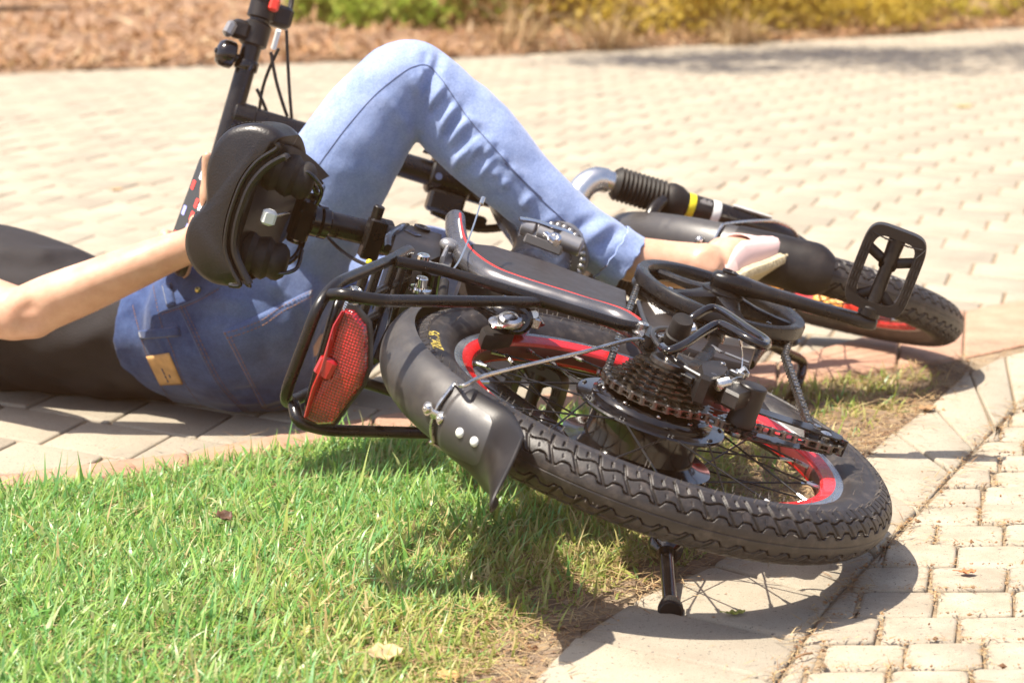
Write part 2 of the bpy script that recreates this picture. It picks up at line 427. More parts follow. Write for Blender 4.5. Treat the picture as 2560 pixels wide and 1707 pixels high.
# --- sandstone-coloured slabs along the lawn
mb = MB()
cutsW = [0, .62, 1.3, 2.1, 2.9, 3.7, 4.6, 5.5, 6.2, 6.9, 7.6, 8.3, 9]
cutsE = [0, .50, .98, 1.5, 2.1, 2.7, 3.4, 4.1, 4.7, 5.25, 5.8, 6.35, 7]
for k in range(len(cutsW) - 1):
    a, b = lerp_line(SLAB_W, cutsW[k]), lerp_line(SLAB_W, cutsW[k + 1] - .001); c, d = lerp_line(SLAB_E, cutsE[k + 1] - .001), lerp_line(SLAB_E, cutsE[k])
    paver(mb, [a, d, c, b], .0022, .004, ch=.0045, rnd=rnd)
tag(mb.build('slab_border', M['slab'], ang=60), kind='structure')

# --- small setts to the right of the slabs
mb = MB(); rowy = -1.3; ri = 0; SJ = []
while rowy < 2.0:
    hgt = .079 + rnd.uniform(-.003, .003); x = -.45 + rnd.uniform(-.02, .02)
    while x < 3.0:
        wd = rnd.choice([.074, .078, .072, .076, .040]) if ri % 3 == 0 else rnd.choice([.074, .076, .078])
        sk = lambda X, Y: (X + .21 * (Y + .3), Y + .02 * (X - .4))
        j = lambda: rnd.uniform(-.0022, .0022)
        poly = [sk(x + j(), rowy + j()), sk(x + wd + j(), rowy + j()), sk(x + wd + j(), rowy + hgt + j()), sk(x + j(), rowy + hgt + j())]
        c = (sum(p[0] for p in poly) / 4, sum(p[1] for p in poly) / 4); x += wd
        d, p, q = seg_near(SLAB_E, c)
        side = (q[0] - p[0]) * (c[1] - p[1]) - (q[1] - p[1]) * (c[0] - p[0])
        if side > 0 and d > .06: continue
        if d < .09: poly = clip_half(poly, q, p)
        if len(poly) < 3 or c[0] > (c[1] + 2.4) * .24 + 1.3: continue
        d2, p2, q2 = seg_near(EDGE_S, c)
        if (q2[0] - p2[0]) * (c[1] - p2[1]) - (q2[1] - p2[1]) * (c[0] - p2[0]) > 0: continue
        SJ.append(poly)
        paver(mb, poly, .0019, .002, ch=.0030, rnd=rnd)
    rowy += hgt; ri += 1
for k in range(len(SLAB_E) - 1):                          # sand swept into the open joint beside the slabs
    a, b = Vector(SLAB_E[k]), Vector(SLAB_E[k + 1]); nrm_ = Vector((b.y - a.y, a.x - b.x)).normalized() * .030
    mb.add([(a.x, a.y, -.0005), (b.x, b.y, -.0005), (b.x + nrm_.x, b.y + nrm_.y, -.0005), (a.x + nrm_.x, a.y + nrm_.y, -.0005)], [(0, 1, 2, 3)], 1)
tag(mb.build('sett_paving', [M['sett'], M['joint']], ang=60), kind='structure')

# --- lawn soil and the bare dry strip along the slabs
LAWN = [p for p in EDGE_S[:9]] + SLAB_W[7::-1] + [(-.2, -1.2), (-1.6, -1.2)]
nx, ny = 150, 150; V = np.zeros(((nx + 1) * (ny + 1), 3)); 
xs = np.linspace(-1.7, .75, nx + 1); ys = np.linspace(-1.1, 1.05, ny + 1); XX, YY = np.meshgrid(xs, ys, indexing='ij')
ZZ = -.002 + .003 * np.sin(XX * 31 + 2 * np.sin(YY * 17)) * np.sin(YY * 27 + 1.3 * np.sin(XX * 23)) + rng.normal(0, .0012, XX.shape)
V[:, 0] = XX.ravel(); V[:, 1] = YY.ravel(); V[:, 2] = ZZ.ravel()
idx = np.arange((nx + 1) * (ny + 1)).reshape(nx + 1, ny + 1)
Fq = np.stack([idx[:-1, :-1], idx[1:, :-1], idx[1:, 1:], idx[:-1, 1:]], -1).reshape(-1, 4)
cen = V[Fq].mean(1); keep = np.array([inside((a, b), LAWN) for a, b in cen[:, :2]])
tag(npmesh('lawn_soil', V, Fq[keep], [M['soil']]), kind='structure')

# ================================================================== THE BICYCLE (x forward, y up, z to its right side; lying on its left side)
bike = empty('bicycle'); bike.matrix_world = BM
tag(bike, 'black folding electric bicycle with red rims lying on its left side across the lawn edge', 'bicycle')
Z3 = Vector((0, 0, 1)); X3 = Vector((1, 0, 0)); Y3 = Vector((0, 1, 0))

# ------------------------------------------------------------------ wheels
def tyre_mesh(R=.2605):
    NA, PITCHN = 2304, 64
    ph = np.concatenate([np.linspace(-2.62, -1.36, 14, endpoint=False), np.linspace(-1.36, 1.36, 117), np.linspace(1.36, 2.62, 15)[1:]]); NC = len(ph)
    th = np.arange(NA) * 2 * np.pi / NA
    TH, PHI = np.meshgrid(th, ph, indexing='ij')
    ra = .0285; rb = .0268; r0 = R - ra
    s = PHI / 1.30; a = np.abs(s)                      # 0..1 from the crown to the shoulder
    u = TH * PITCHN / (2 * np.pi) + np.where(s > 0, 0.0, .5)
    def sm(x, e0, e1): t = np.clip((x - e0) / (e1 - e0), 0, 1); return t * t * (3 - 2 * t)
    def near(x, w0, w1): return 1 - sm(np.abs(x), w0, w1)
    def per(x): return (x + .5) % 1 - .5               # signed distance to the nearest integer, in pitches
    wave = .075 * np.tanh(2.2 * np.sin(2 * np.pi * u)) # flat-topped wave along the centre rib
    e1 = .30 + wave; g1 = near(a - e1, .012, .030)
    e2 = .645 + .045 * np.sin(2 * np.pi * (u + .12)); g2_ = near(a - e2, .012, .030)
    mid = (a > e1) & (a < e2); sh = (a >= e2) & (a < .99)
    d = np.maximum(g1, g2_)
    d = np.maximum(d, np.where(mid, near(per(u + .28 + (a - .3) * .95 + .25 * (a - .3) ** 2), .035, .075), 0))
    d = np.maximum(d, np.where(sh, near(per(u + .60 + (a - .64) * .5), .038, .075), 0))
    uu = per(u + .10 + (a - .64) * .5); d = np.maximum(d, np.where(sh & (np.abs(a - .81) < .085), .8 * near(uu, .03, .06), 0))
    us = per(u + .80 + (a - .3) * .8); d = np.maximum(d, np.where(mid & (np.abs(a - (e1 + e2) / 2) < .07), .35 * near(us, .012, .03), 0))
    d = np.maximum(d, .25 * near(a, .004, .012))       # mould line on the crown
    edge = sm(a, .975, 1.04)
    depth = np.where(a < 1.04, (1 - d) * .0030 * (1 - edge), 0) + .0006 * (np.abs(np.abs(PHI) - 1.85) < .05)
    rr = r0 + (ra + depth) * np.cos(PHI); zzc = (rb + depth) * np.sin(PHI)
    V = np.stack([rr * np.cos(TH), rr * np.sin(TH), zzc], -1).reshape(-1, 3)
    i = np.arange(NA)[:, None]; j = np.arange(NC - 1)[None]
    A = i * NC + j; B = ((i + 1) % NA) * NC + j
    return V, np.stack([A + 0 * j, B + 0 * j, B + 1, A + 1], -1).reshape(-1, 4)
TV, TF = tyre_mesh()
def wheel(parent_mat, hub='motor'):
    root = MB()
    # rim, turned in one piece: grooved silver brake track, red flank, box floor
    pr = [(.2085, .0100, 1), (.2105, .0125, 1), (.2105, .0140, 1), (.2070, .0142, 1), (.2066, .0137, 1), (.2062, .0142, 1), (.2034, .0142, 1), (.2030, .0137, 1), (.2026, .0142, 1), (.1996, .0142, 1), (.1990, .0138, 0),
          (.1925, .0128, 0), (.1880, .0105, 0), (.1862, .0070, 0), (.1852, .0, 2)]
    full = [(r, z) for r, z, m in pr] + [(r, -z) for r, z, m in pr[-2::-1]]
    mm = [m for r, z, m in pr]; mm = mm + mm[-2::-1]
    seg = 240
    for k in range(len(full) - 1):
        root.lathe([full[k], full[k + 1]], (0, 0, 0), (0, 0, 1), seg, mat=max(mm[k], mm[k + 1]) if 2 in (mm[k], mm[k + 1]) else min(mm[k], mm[k + 1]), cap=False, ref=(1, 0, 0))
    return root
def weld(o, d=1e-5):
    bm = bmesh.new(); bm.from_mesh(o.data); bmesh.ops.remove_doubles(bm, verts=bm.verts[:], dist=d); bmesh.ops.recalc_face_normals(bm, faces=bm.faces[:]); bm.to_mesh(o.data); bm.free()
    o.data.polygons.foreach_set('use_smooth', [True] * len(o.data.polygons)); o.data.set_sharp_from_angle(angle=R_(28)); return o
M['rimfloor'] = mat('rim_floor', (.10, .012, .012), .4)
def spoke_mb(a_h, a_r, zh, rh, zr):
    s = MB(); h = Vector((rh * math.cos(a_h), rh * math.sin(a_h), zh)); r = Vector((.184 * math.cos(a_r), .184 * math.sin(a_r), zr)); d = (r - h).normalized()
    s.cyl(h, r - d * .010, .00105, 8, 0); s.sphere(h + Vector((0, 0, .001 if zh > 0 else -.001)), .0021, 8, 5, 0)
    s.cyl(r - d * .013, r + d * .002, .0020, 6, 1, r2=.0024)
    return s
def hub_lathe(kind):
    h = MB()
    if kind == 'motor':
        h.lathe([(.010, -.062), (.014, -.060), (.030, -.044), (.0590, -.0330), (.0640, -.0300), (.0790, -.0268), (.0795, -.0245), (.0660, -.0232), (.0585, -.0200), (.0575, -.006), (.0575, .008), (.0600, .0132), (.0660, .0150), (.0790, .0160), (.0798, .0180), (.0785, .0200),
                 (.0640, .0212), (.0640, .0240), (.0615, .0262), (.0605, .0290), (.0575, .0312), (.0540, .0300), (.0400, .0330), (.0330, .0380), (.012, .0390), (.0085, .064), (.004, .064)], (0, 0, 0), (0, 0, 1), 96)
        for k in range(10):
            a = k * .628 + .3; c = Vector((.0580 * math.cos(a), .0580 * math.sin(a), .0308)); h.lathe([(.0026, 0), (.0026, .0012), (.0018, .0020), (.0006, .0014)], c, (0, 0, 1), 10, mat=1)
    else:
        h.lathe([(.006, -.052), (.012, -.050), (.012, -.036), (.0235, -.034), (.0235, -.031), (.014, -.028), (.0125, 0), (.014, .028), (.0235, .031), (.0235, .034), (.012, .036), (.012, .050), (.006, .052)], (0, 0, 0), (0, 0, 1), 40)
    return h
def build_wheel(kind, parent):
    w_ = weld(wheel(None).build('wheel', [M['rimred'], M['brushed'], M['rimfloor']], parent, ang=28))
    if 'tyre' in bpy.data.meshes: t = link('tyre', bpy.data.meshes['tyre'], w_)
    else: t = npmesh('tyre', TV, TF, [M['rubber']], parent=w_); t.data.set_sharp_from_angle(angle=R_(60))
    hub_lathe(kind).build('hub', [M['gloss'], M['steel']], w_, ang=30)
    rh, zf = (.074, .018) if kind == 'motor' else (.021, .0325)
    for k in range(36):
        right = k % 2 == 0; q = k // 2; zs = zf if right else (-.0257 if kind == 'motor' else -zf)
        ah = q * 2 * math.pi / 18 + (0 if right else math.pi / 18); lean = (.62 if kind == 'motor' else 1.15) * (1 if q % 2 == 0 else -1)
        ar = k * 2 * math.pi / 36
        spoke_mb(ar - lean * .8, ar, zs + (.0012 if right else -.0012), rh, .0035 if right else -.0035).build('spoke', [M['black'], M['steel']], w_)
    v = MB(); a = 2.62 if kind == 'motor' else 4.0; d = Vector((math.cos(a), math.sin(a), 0))
    v.cyl(d * .186, d * .172, .0030, 10, 0); v.cyl(d * .172, d * .158, .0033, 12, 1); v.cyl(d * .159, d * .146, .0041, 12, 2, ch=.0006)
    v.build('valve', [M['steel'], M['yellow'], M['rubber2']], w_)
    return w_
rear_wheel = build_wheel('motor', bike)
# size lettering moulded and painted on the sidewall
def sidewall_text(wheel_, txt, ang0, size, r=.2345, z=.0243, m='tyreyellow', rr=0):
    cu = bpy.data.curves.new('lettering', 'FONT'); cu.body = txt; cu.size = size; cu.extrude = .00025; cu.resolution_u = 2; cu.align_x = 'CENTER'
    to = bpy.data.objects.new('lettering', cu); dg = bpy.context.evaluated_depsgraph_get()
    col.objects.link(to); dg.update(); me = bpy.data.meshes.new_from_object(to.evaluated_get(dg)); col.objects.unlink(to); bpy.data.objects.remove(to)
    co = np.empty(len(me.vertices) * 3); me.vertices.foreach_get('co', co); co = co.reshape(-1, 3); out = np.empty_like(co)
    for i, (x, y, zz) in enumerate(co):
        a = ang0 - x / r; rad = r + y - size * .35
        # lie on the tyre's curved flank
        q = (rad - .232) / .0285; zs = .0268 * math.sqrt(max(0.02, 1 - q * q)) + .0003
        out[i] = (rad * math.cos(a), rad * math.sin(a), zs + zz)
    me.vertices.foreach_set('co', out.ravel()); me.materials.clear(); me.materials.append(M[m]); me.update()
    return link('tyre_lettering', me, wheel_)
sidewall_text(rear_wheel, '20x1.95', 1.98, .019)
sidewall_text(rear_wheel, 'WANDA', 1.02, .013, m='letters')

# moulding hairs left on the tread edge
def hairs(wheel_, n, seed):
    r = random.Random(seed); mb = MB()
    for k in range(n):
        a = r.uniform(0, 6.283); ph_ = r.choice([.35, .8, 1.22, 1.26, 1.3, 1.85]) * r.choice([1, 1, 1, -1]) + r.uniform(-.04, .04); rad = .232 + .0318 * math.cos(ph_); z = .0302 * math.sin(ph_)
        p = Vector((rad * math.cos(a), rad * math.sin(a), z)); d = Vector((math.cos(ph_) * math.cos(a), math.cos(ph_) * math.sin(a), math.sin(ph_))); q = p + d * r.uniform(.002, .0055) + Vector((r.uniform(-1, 1), r.uniform(-1, 1), r.uniform(-1, 1))) * .0012
        mb.tube([p - d * .001, q], [.0004, .0002], 4)
    tag(mb.build('rubber_hair', [M['hairrub']], wheel_), kind='stuff')
M['hairrub'] = mat('rubber_hair', (.16, .14, .12), .6)
hairs(rear_wheel, 420, 5)

# ------------------------------------------------------------------ sprockets, chain
def gear(mb, r, n, z, th=.0019, mat=0, hole=None):
    out = []; root = r - .0022; tip = r + .0030
    for k in range(n):
        a0 = 2 * math.pi * k / n; st = 2 * math.pi / n
        for f, rr in ((.0, root), (.22, root + .0006), (.38, tip - .0006), (.46, tip), (.54, tip), (.62, tip - .0006), (.78, root + .0006)):
            out.append(((rr) * math.cos(a0 + f * st), rr * math.sin(a0 + f * st)))
    inner = r - .011 if hole is None else hole; N = len(out)
    vs = []; fs = []
    for zz in (z, z + th):
        vs += [(a, b, zz) for a, b in out]; vs += [(inner * math.cos(2 * math.pi * k / N), inner * math.sin(2 * math.pi * k / N), zz) for k in range(N)]
    for k in range(N):
        j = (k + 1) % N
        fs += [(k, j, N + j, N + k), (2 * N + k, 3 * N + k, 3 * N + j, 2 * N + j), (k, 2 * N + k, 2 * N + j, j), (N + k, N + j, 3 * N + j, 3 * N + k)]
    mb.add(vs, fs, mat)
cs = MB(); teeth = [28, 24, 22, 20, 18, 16, 14]
for k, n in enumerate(teeth):
    r = .0127 / (2 * math.sin(math.pi / n)); z = .0400 + k * .0047; gear(cs, r, n, z, hole=r - (.013 if k < 4 else .010))
    cs.lathe([(r - .010, 0), (r - .010, .0027)], (0, 0, z + .0019), Z3, 32, cap=True, mat=1)
    if k < 3:
        for q in range(5):
            a = q * 1.2566 + k; cs.lathe([(.0022, 0), (.0022, .0008), (.0012, .0012)], ((r - .0075) * math.cos(a), (r - .0075) * math.sin(a), z + .0019), Z3, 8, mat=2)
cs.lathe([(.020, .0), (.020, .004), (.016, .005), (.012, .003)], (0, 0, .0715), Z3, 32, mat=1)
cs.build('sprocket_cluster', [M['sprocket'], M['chain'], M['steel']], bike, ang=30)

BBc = Vector((.456, .034, 0))
def arc(c, r, a0, a1, n, z): return [Vector((c[0] + r * math.cos(a0 + (a1 - a0) * k / n), c[1] + r * math.sin(a0 + (a1 - a0) * k / n), z)) for k in range(n + 1)]
rc = .0567; rr_ = .0985
ch = arc((BBc.x, BBc.y), rr_, math.pi / 2 + .1, -math.pi / 2 - .15, 40, .0435)              # round the chainring
PU = Vector((-.012, -.089, .0)); PL = Vector((.062, -.168, .0))
ch += [Vector((BBc.x - .1, -.072, .0435)), Vector((PL.x + .045, PL.y + .024, .042))]
ch += arc((PL.x, PL.y), .0185, 1.05, -2.3, 16, .0415) + arc((PU.x, PU.y), .0185, .85 - .1, 2.55, 12, .0415)
ch += arc((0, 0), rc, -math.pi / 2 - .35, -3 * math.pi / 2 - .02, 30, .0410)               # round the largest sprocket
L = [Vector(q) for q in ch] + [Vector(ch[0])]
acc = [0.0]
for i in range(1, len(L)): acc.append(acc[-1] + (L[i] - L[i - 1]).length)
nl = int(round(acc[-1] / .0127)); nl -= nl % 2; pitch = acc[-1] / nl
def at_len(s_):
    s_ %= acc[-1]
    for i in range(1, len(L)):
        if acc[i] >= s_: t = (s_ - acc[i - 1]) / max(acc[i] - acc[i - 1], 1e-9); return L[i - 1].lerp(L[i], t)
    return L[-1]
c8 = []
for k in range(10): a = math.pi * (.28 + 1.44 * k / 9); c8.append((-.5 * .0127 + .0042 * math.cos(a), .0042 * math.sin(a)))
for k in range(10): a = -math.pi * .72 + math.pi * 1.44 * k / 9; c8.append((.5 * .0127 + .0042 * math.cos(a), .0042 * math.sin(a)))
chain = MB()
for k in range(nl):
    a, b = at_len(k * pitch), at_len((k + 1) * pitch); d = (b - a).normalized(); mid = (a + b) / 2; v = Z3.cross(d).normalized(); nz = d.cross(v); outer = k % 2 == 0
    off = .0033 if outer else .0023
    for sg in (1, -1): chain.prism(c8, mid + nz * (sg * off - .0005), d, v, .0010, mat=0)
    chain.cyl(a - nz * .0022, a + nz * .0022, .0036, 10, 0)
    chain.cyl(a - nz * .0046, a + nz * .0046, .0016, 8, 1)
chain.build('chain', [M['chain'], M['steel']], bike, ang=40)

# chainring with its plastic guard, spider spokes
cr = MB(); gear(cr, .0980, 48, .0425, hole=.084)
o_ = BBc
for q in range(len(cr.v)): cr.v[q] = (cr.v[q][0] + o_.x, cr.v[q][1] + o_.y, cr.v[q][2])
cr.lathe([(.0905, .0460), (.1040, .0460), (.1065, .0485), (.1068, .0590), (.1048, .0625), (.0985, .0632), (.0935, .0620), (.0905, .0580), (.0895, .0520), (.0905, .0460)], (o_.x, o_.y, 0), Z3, 96, mat=1, cap=False)
cr.lathe([(.0885, .0440), (.1070, .0420), (.1070, .0400), (.0885, .0405), (.0885, .0440)], (o_.x, o_.y, 0), Z3, 96, mat=1, cap=False)
for k in range(5):
    a = -1.31 + k * 2 * math.pi / 5; d = Vector((math.cos(a), math.sin(a), 0)); t = Vector((-d.y, d.x, 0))
    ring = []
    for r, hw, z0, z1 in ((.018, .016, .050, .066), (.045, .010, .050, .060), (.070, .008, .049, .057), (.092, .012, .048, .056)):
        c = Vector((o_.x, o_.y, 0)) + d * r; ring.append([c + t * hw + Z3 * z0, c + t * hw + Z3 * (z1 - .003), c + t * hw * .6 + Z3 * z1, c - t * hw * .6 + Z3 * z1, c - t * hw + Z3 * (z1 - .003), c - t * hw + Z3 * z0])
    cr.rings(ring, mat=1)
cr.lathe([(.010, .030), (.026, .046), (.026, .066), (.018, .070), (.006, .070)], (o_.x, o_.y, 0), Z3, 32, mat=1)
for k in range(3):
    a = .2 + k * 2.094; cr.lathe([(.0032, 0), (.0032, .003), (.0015, .0036)], (o_.x + .071 * math.cos(a), o_.y + .071 * math.sin(a), .053), Z3, 10, mat=2)
cr.build('chainring', [M['sprocket'], M['black'], M['chrome']], bike, ang=35)
# crank arms
def crank(end, z0, z1, sgn, name='crank_arm'):
    c = MB(); a = Vector((BBc.x, BBc.y, z0)); b = Vector((end[0], end[1], z1)); d = (b - a).normalized(); t = Z3.cross(d).normalized(); n_ = d.cross(t); rg = []
    Lc = (b - a).length
    for s_, hw, hh in ((-.019, .007, .006), (-.014, .013, .010), (0, .0165, .0125), (.02, .0160, .0115), (.05, .0125, .0085), (.11, .0110, .0075), (Lc - .02, .0120, .0078), (Lc, .0135, .0080), (Lc + .010, .0100, .0070), (Lc + .0135, .005, .005)):
        q = a + d * s_; rg.append([q + t * (hw * math.copysign(abs(math.cos(x)) ** .6, math.cos(x))) + n_ * (hh * math.copysign(abs(math.sin(x)) ** .6, math.sin(x))) for x in [2 * math.pi * k / 16 for k in range(16)]])
    c.rings(rg, mat=0)
    c.lathe([(.0095, 0), (.0095, .0020), (.0075, .0024), (.0065, .0004), (.002, .0004)], a + Z3 * sgn * .0118, Z3 * sgn, 24, mat=0)
    o = c.build(name, [M['black'], M['gloss']], bike, ang=45)
    return o, b, d
CE = BK('G', 1715, 955, .088)
crank_r, ce, cd_ = crank((.494, -.134), .078, .088, 1)
crank_l, cel, cdl_ = crank((.418, .202), -.078, -.088, -1)
# pedals: hollow cage, barrel, Y struts, treads
def pedal(parent, sgn, fwd):
    p = MB(); th = .011                                  # local frame: y out along the axle, x across, z thickness
    W2, L2 = .038, .104
    def cage(u): 
        out = []
        for k in range(48):
            a = 2 * math.pi * k / 48; n = 5.0
            ca, sa = math.cos(a), math.sin(a)
            out.append((math.copysign(abs(ca) ** (2 / n), ca) * (W2 - u) * (1.0), L2 / 2 + .006 + math.copysign(abs(sa) ** (2 / n), sa) * (L2 / 2 - u)))
        return out
    o, i_ = cage(0), cage(.012)
    for pts in (o,): pass
    rg = [[(a, b, z) for a, b in o] for z in (-th, -th + .002, th - .002, th)]
    ri = [[(a, b, z) for a, b in i_] for z in (th, -th)]
    rings_ = [[(a * .985, b, -th) for a, b in o], rg[1], rg[2], [(a * .985, b, th) for a, b in o]] + ri
    p.rings(rings_, cap=False, loop=True)
    for z in (th, -th):                                  # tread ribs
        sg = 1 if z > 0 else -1
        for sx in (-1, 1):
            for k in range(5):
                yb = .026 + k * .0125
                for q in range(3):
                    p.tube([(sx * (W2 - .0095 + 0 * q + q * .0035 - .0005), yb + t * .0085, z + sg * .0006 + sg * .0003 * math.sin(t * 6)) for t in (0, .25, .5, .75, 1)], .0009, 5)
            for k in range(6):
                p.tube([(sx * (W2 - .003 - k * .004), .0985 - k * .0008, z + sg * .0006), (sx * (W2 - .010 - k * .0045), .0955 - (0 if k else .01), z + sg * .0006)], .0008, 5)
    p.tube([(0, .004, 0), (0, .018, 0), (0, .055, 0), (0, .099, 0)], [.0115, .0095, .0082, .0105], 16)
    p.cyl((0, -.002, 0), (0, .012, 0), .0135, 20, ch=.002)
    for s_ in (-1, 1):
        p.tube([(0, .066, 0), (s_ * .010, .070, 0), (s_ * (W2 - .009), .078, 0)], .0048, 8, ell=(.7, 1.3)); p.tube([(0, .034, 0), (s_ * .010, .026, 0), (s_ * (W2 - .010), .014, 0)], .0048, 8, ell=(.7, 1.3))
        p.sphere((0, .066, 0), .010, 12, 8, sc=(1.2, 1.2, .8))
    return p
ped = pedal(None, 1, None).build('pedal', [M['plastic']], bike, ang=40)
axle = Vector((.322, -.02, .946)); axle = Vector((0.0, 0.0, 1.0))
def place_pedal(o, base, out, xdir):
    y = Vector(out).normalized(); x = Vector(xdir); x = (x - y * x.dot(y)).normalized(); z = x.cross(y)
    o.matrix_local = Matrix(((x.x, y.x, z.x, base.x), (x.y, y.y, z.y, base.y), (x.z, y.z, z.z, base.z), (0, 0, 0, 1)))
place_pedal(ped, Vector((.494, -.134, .097)), (0, 0, 1), (.10, -.99, 0))
ped2 = ped.copy(); col.objects.link(ped2); ped2.parent = bike
place_pedal(ped2, Vector((.418, .202, -.086)), (0, 0, -1), (.2, .98, 0))
M['staygrey'] = mat('metallic_grey_paint', (.16, .155, .16), .28, metal=.75, rvar=.05)

# ------------------------------------------------------------------ mudguards
def guard_shell(c, R, hw, dep, a0, a1, n=60, th=.0016, flare=None, wfun=None):
    """curved sheet over a wheel from angle a0 to a1, arched section; returns rings for MB.rings"""
    mb = MB(); rg = []
    for k in range(n + 1):
        t = k / n; a = a0 + (a1 - a0) * t; r = R + (flare(t) if flare else 0); w_ = hw * (wfun(t) if wfun else 1)
        top = []; bot = []
        for q in range(17):
            s_ = -1 + 2 * q / 16; z = w_ * math.sin(s_ * 1.45) / math.sin(1.45); dr = dep * (math.cos(s_ * 1.45) - 1) / (1 - math.cos(1.45))
            nz = math.sin(s_ * 1.3); nr = math.cos(s_ * 1.3)
            top.append((c[0] + (r + dr) * math.cos(a), c[1] + (r + dr) * math.sin(a), c[2] + z))
            bot.append((c[0] + (r + dr - th * nr) * math.cos(a), c[1] + (r + dr - th * nr) * math.sin(a), c[2] + z - th * nz))
        rg.append(top + bot[::-1])
    mb.rings(rg, cap=True); return mb
RF = .2800
def on_fender(a, z, lift=0.0, hw=.034, dep=.024, R=RF, c=(0, 0, 0)):
    s_ = math.asin(max(-1, min(1, z / hw * math.sin(1.45)))) / 1.45; dr = dep * (math.cos(s_ * 1.45) - 1) / (1 - math.cos(1.45))
    return Vector((c[0] + (R + dr + lift) * math.cos(a), c[1] + (R + dr + lift) * math.sin(a), c[2] + z))
fender = guard_shell((0, 0, 0), RF, .034, .024, R_(64), R_(152), 80).build('mudguard', [M['fender']], bike, ang=40)
# flap: a thin lip that leaves the mudguard and turns outward to a point
fb = MB(); NU, NV = 36, 28; rgT = []; rgB = []
for iu in range(NU + 1):
    u_ = -1 + 2 * iu / NU; z = .0345 * u_; cu_ = (u_ + .38) / (1.38 if u_ > -.38 else .62)
    aend = 172.6 - (3.2 * cu_ ** 2 if u_ > -.38 else 10.5 * cu_ ** 2); fl_ = .086 * math.exp(-(cu_ / (.75 if u_ > -.38 else .55)) ** 2) + .012 * (1 + u_)
    col_ = []
    for iv in range(NV + 1):
        v_ = iv / NV; a = 150.0 + (aend - 150.0) * v_; s_ = math.asin(max(-1, min(1, z / .0350 * math.sin(1.45)))) / 1.45
        dr = .024 * (math.cos(s_ * 1.45) - 1) / (1 - math.cos(1.45)) * (1 - .45 * max(0, v_ - .5)); lift = .0022 + fl_ * max(0, (v_ - .42) / .58) ** 1.9
        col_.append((a, RF + dr + lift, z * (1 + .10 * v_) - .004 * v_ ** 3))
    rgT.append(col_)
V = [(r * math.cos(R_(a)), r * math.sin(R_(a)), z) for c in rgT for a, r, z in c]
fb.add(V, [(i * (NV + 1) + k, (i + 1) * (NV + 1) + k, (i + 1) * (NV + 1) + k + 1, i * (NV + 1) + k + 1) for i in range(NU) for k in range(NV)])
flap = fb.build('mud_flap', [M['plastic']], fender, ang=60); md = flap.modifiers.new('t', 'SOLIDIFY'); md.thickness = .0022; md.offset = 0
# rounded tongue of the mudguard lapping over the flap
tg = MB(); rgT = []
for iu in range(25):
    u_ = -1 + 2 * iu / 24; z = .0345 * u_; aend = 150 + 13.5 * math.sqrt(max(0, 1 - u_ * u_)) ; rgT.append([tuple(on_fender(R_(149 + (aend - 149) * k / 12), z, .0038)) for k in range(13)])
tg.add([p for c in rgT for p in c], [(i * 13 + k, (i + 1) * 13 + k, (i + 1) * 13 + k + 1, i * 13 + k + 1) for i in range(24) for k in range(12)])
tgo = tg.build('mudguard_tongue', [M['fender']], fender, ang=60); md = tgo.modifiers.new('t', 'SOLIDIFY'); md.thickness = .0016; md.offset = 0
mb = MB()
for an in (154.6, 158.4):
    p = on_fender(R_(an), 0, .0046); d = Vector((math.cos(R_(an)), math.sin(R_(an)), 0)).normalized()
    mb.lathe([(.0048, -.001), (.0048, .0006), (.0040, .0018), (.0022, .0026), (.0004, .0028)], p, d, 16)
mb.build('rivet', [M['white']], fender)
# wire stay from the axle over the mudguard, its clip and two screws
A0 = R_(146.6)
st = [BK('I', 30, 395, .083), BK('H', 2250, 430, .082)] + [Vector(q) for q in [BK('H', 1750, 560, .068), BK('H', 1150, 700, .055), BK('H', 800, 790, .046), BK('H', 620, 880, .040)]]
st += [on_fender(A0 - R_(.6), .0315, .004), on_fender(A0, .024, .003), on_fender(A0, .010, .0028), on_fender(A0, 0, .0028), on_fender(A0, -.012, .003), on_fender(A0, -.026, .003), on_fender(A0 - R_(1), -.033, .004), Vector((-.15, .11, -.055)), Vector((0.0, .03, -.078))]
MB().tube(smooth(st, 8), .0021, 8).build('mudguard_stay', [M['steel']], bike)
mb = MB(); e_t = Vector((-math.sin(A0), math.cos(A0), 0))
for sg in (1, -1):
    p = on_fender(A0, .001, .0022) + e_t * sg * .011; n_ = Vector((math.cos(A0), math.sin(A0), 0))
    mb.lathe([(.0068, 0), (.0068, .0012), (.0048, .0014), (.0048, .003), (.0036, .0044), (.0016, .0046), (.0010, .0030)], p, n_, 18)
c0 = on_fender(A0, .001, .0018); n_ = Vector((math.cos(A0), math.sin(A0), 0))
mb.tube([c0 - e_t * .012 , c0 - e_t * .005 + n_ * .0005, c0 + n_ * .0048, c0 + e_t * .005 + n_ * .0005, c0 + e_t * .012], .0042, 8, ell=(1, .22), up=(0, 0, 1))
mb.build('stay_clip', [M['steel']], bike)

# ------------------------------------------------------------------ luggage rack
rk = MB(); r6 = .0060
loop = [(.062, .310, .065), (-.02, .3045, .065), (-.180, .303, .065), (-.2150, .302, .050), (-.2150, .306, -.045), (-.190, .309, -.063), (-.02, .309, -.065), (.062, .312, -.065), (.085, .312, -.04), (.085, .312, .045)]
rk.tube(fillet([loop[-1]] + loop + [loop[0]], .022, 6)[3:-3], r6, 12, closed=False)
rk.tube(fillet([(-.02, .298, .067), (.005, .262, .070), (.060, .066, .076), (.076, .042, .079), (.026, .030, .080)], .02, 5), r6, 12)
rk.tube(fillet([(-.205, .296, .060), (-.214, .284, .067), (-.198, .252, .0705), (.047, .150, .0705), (.071, .094, .0705)], .02, 5), r6, 12)
rk.tube(fillet([(-.02, .300, -.067), (.005, .262, -.070), (.060, .066, -.076), (.040, .012, -.079)], .02, 5), r6, 12)
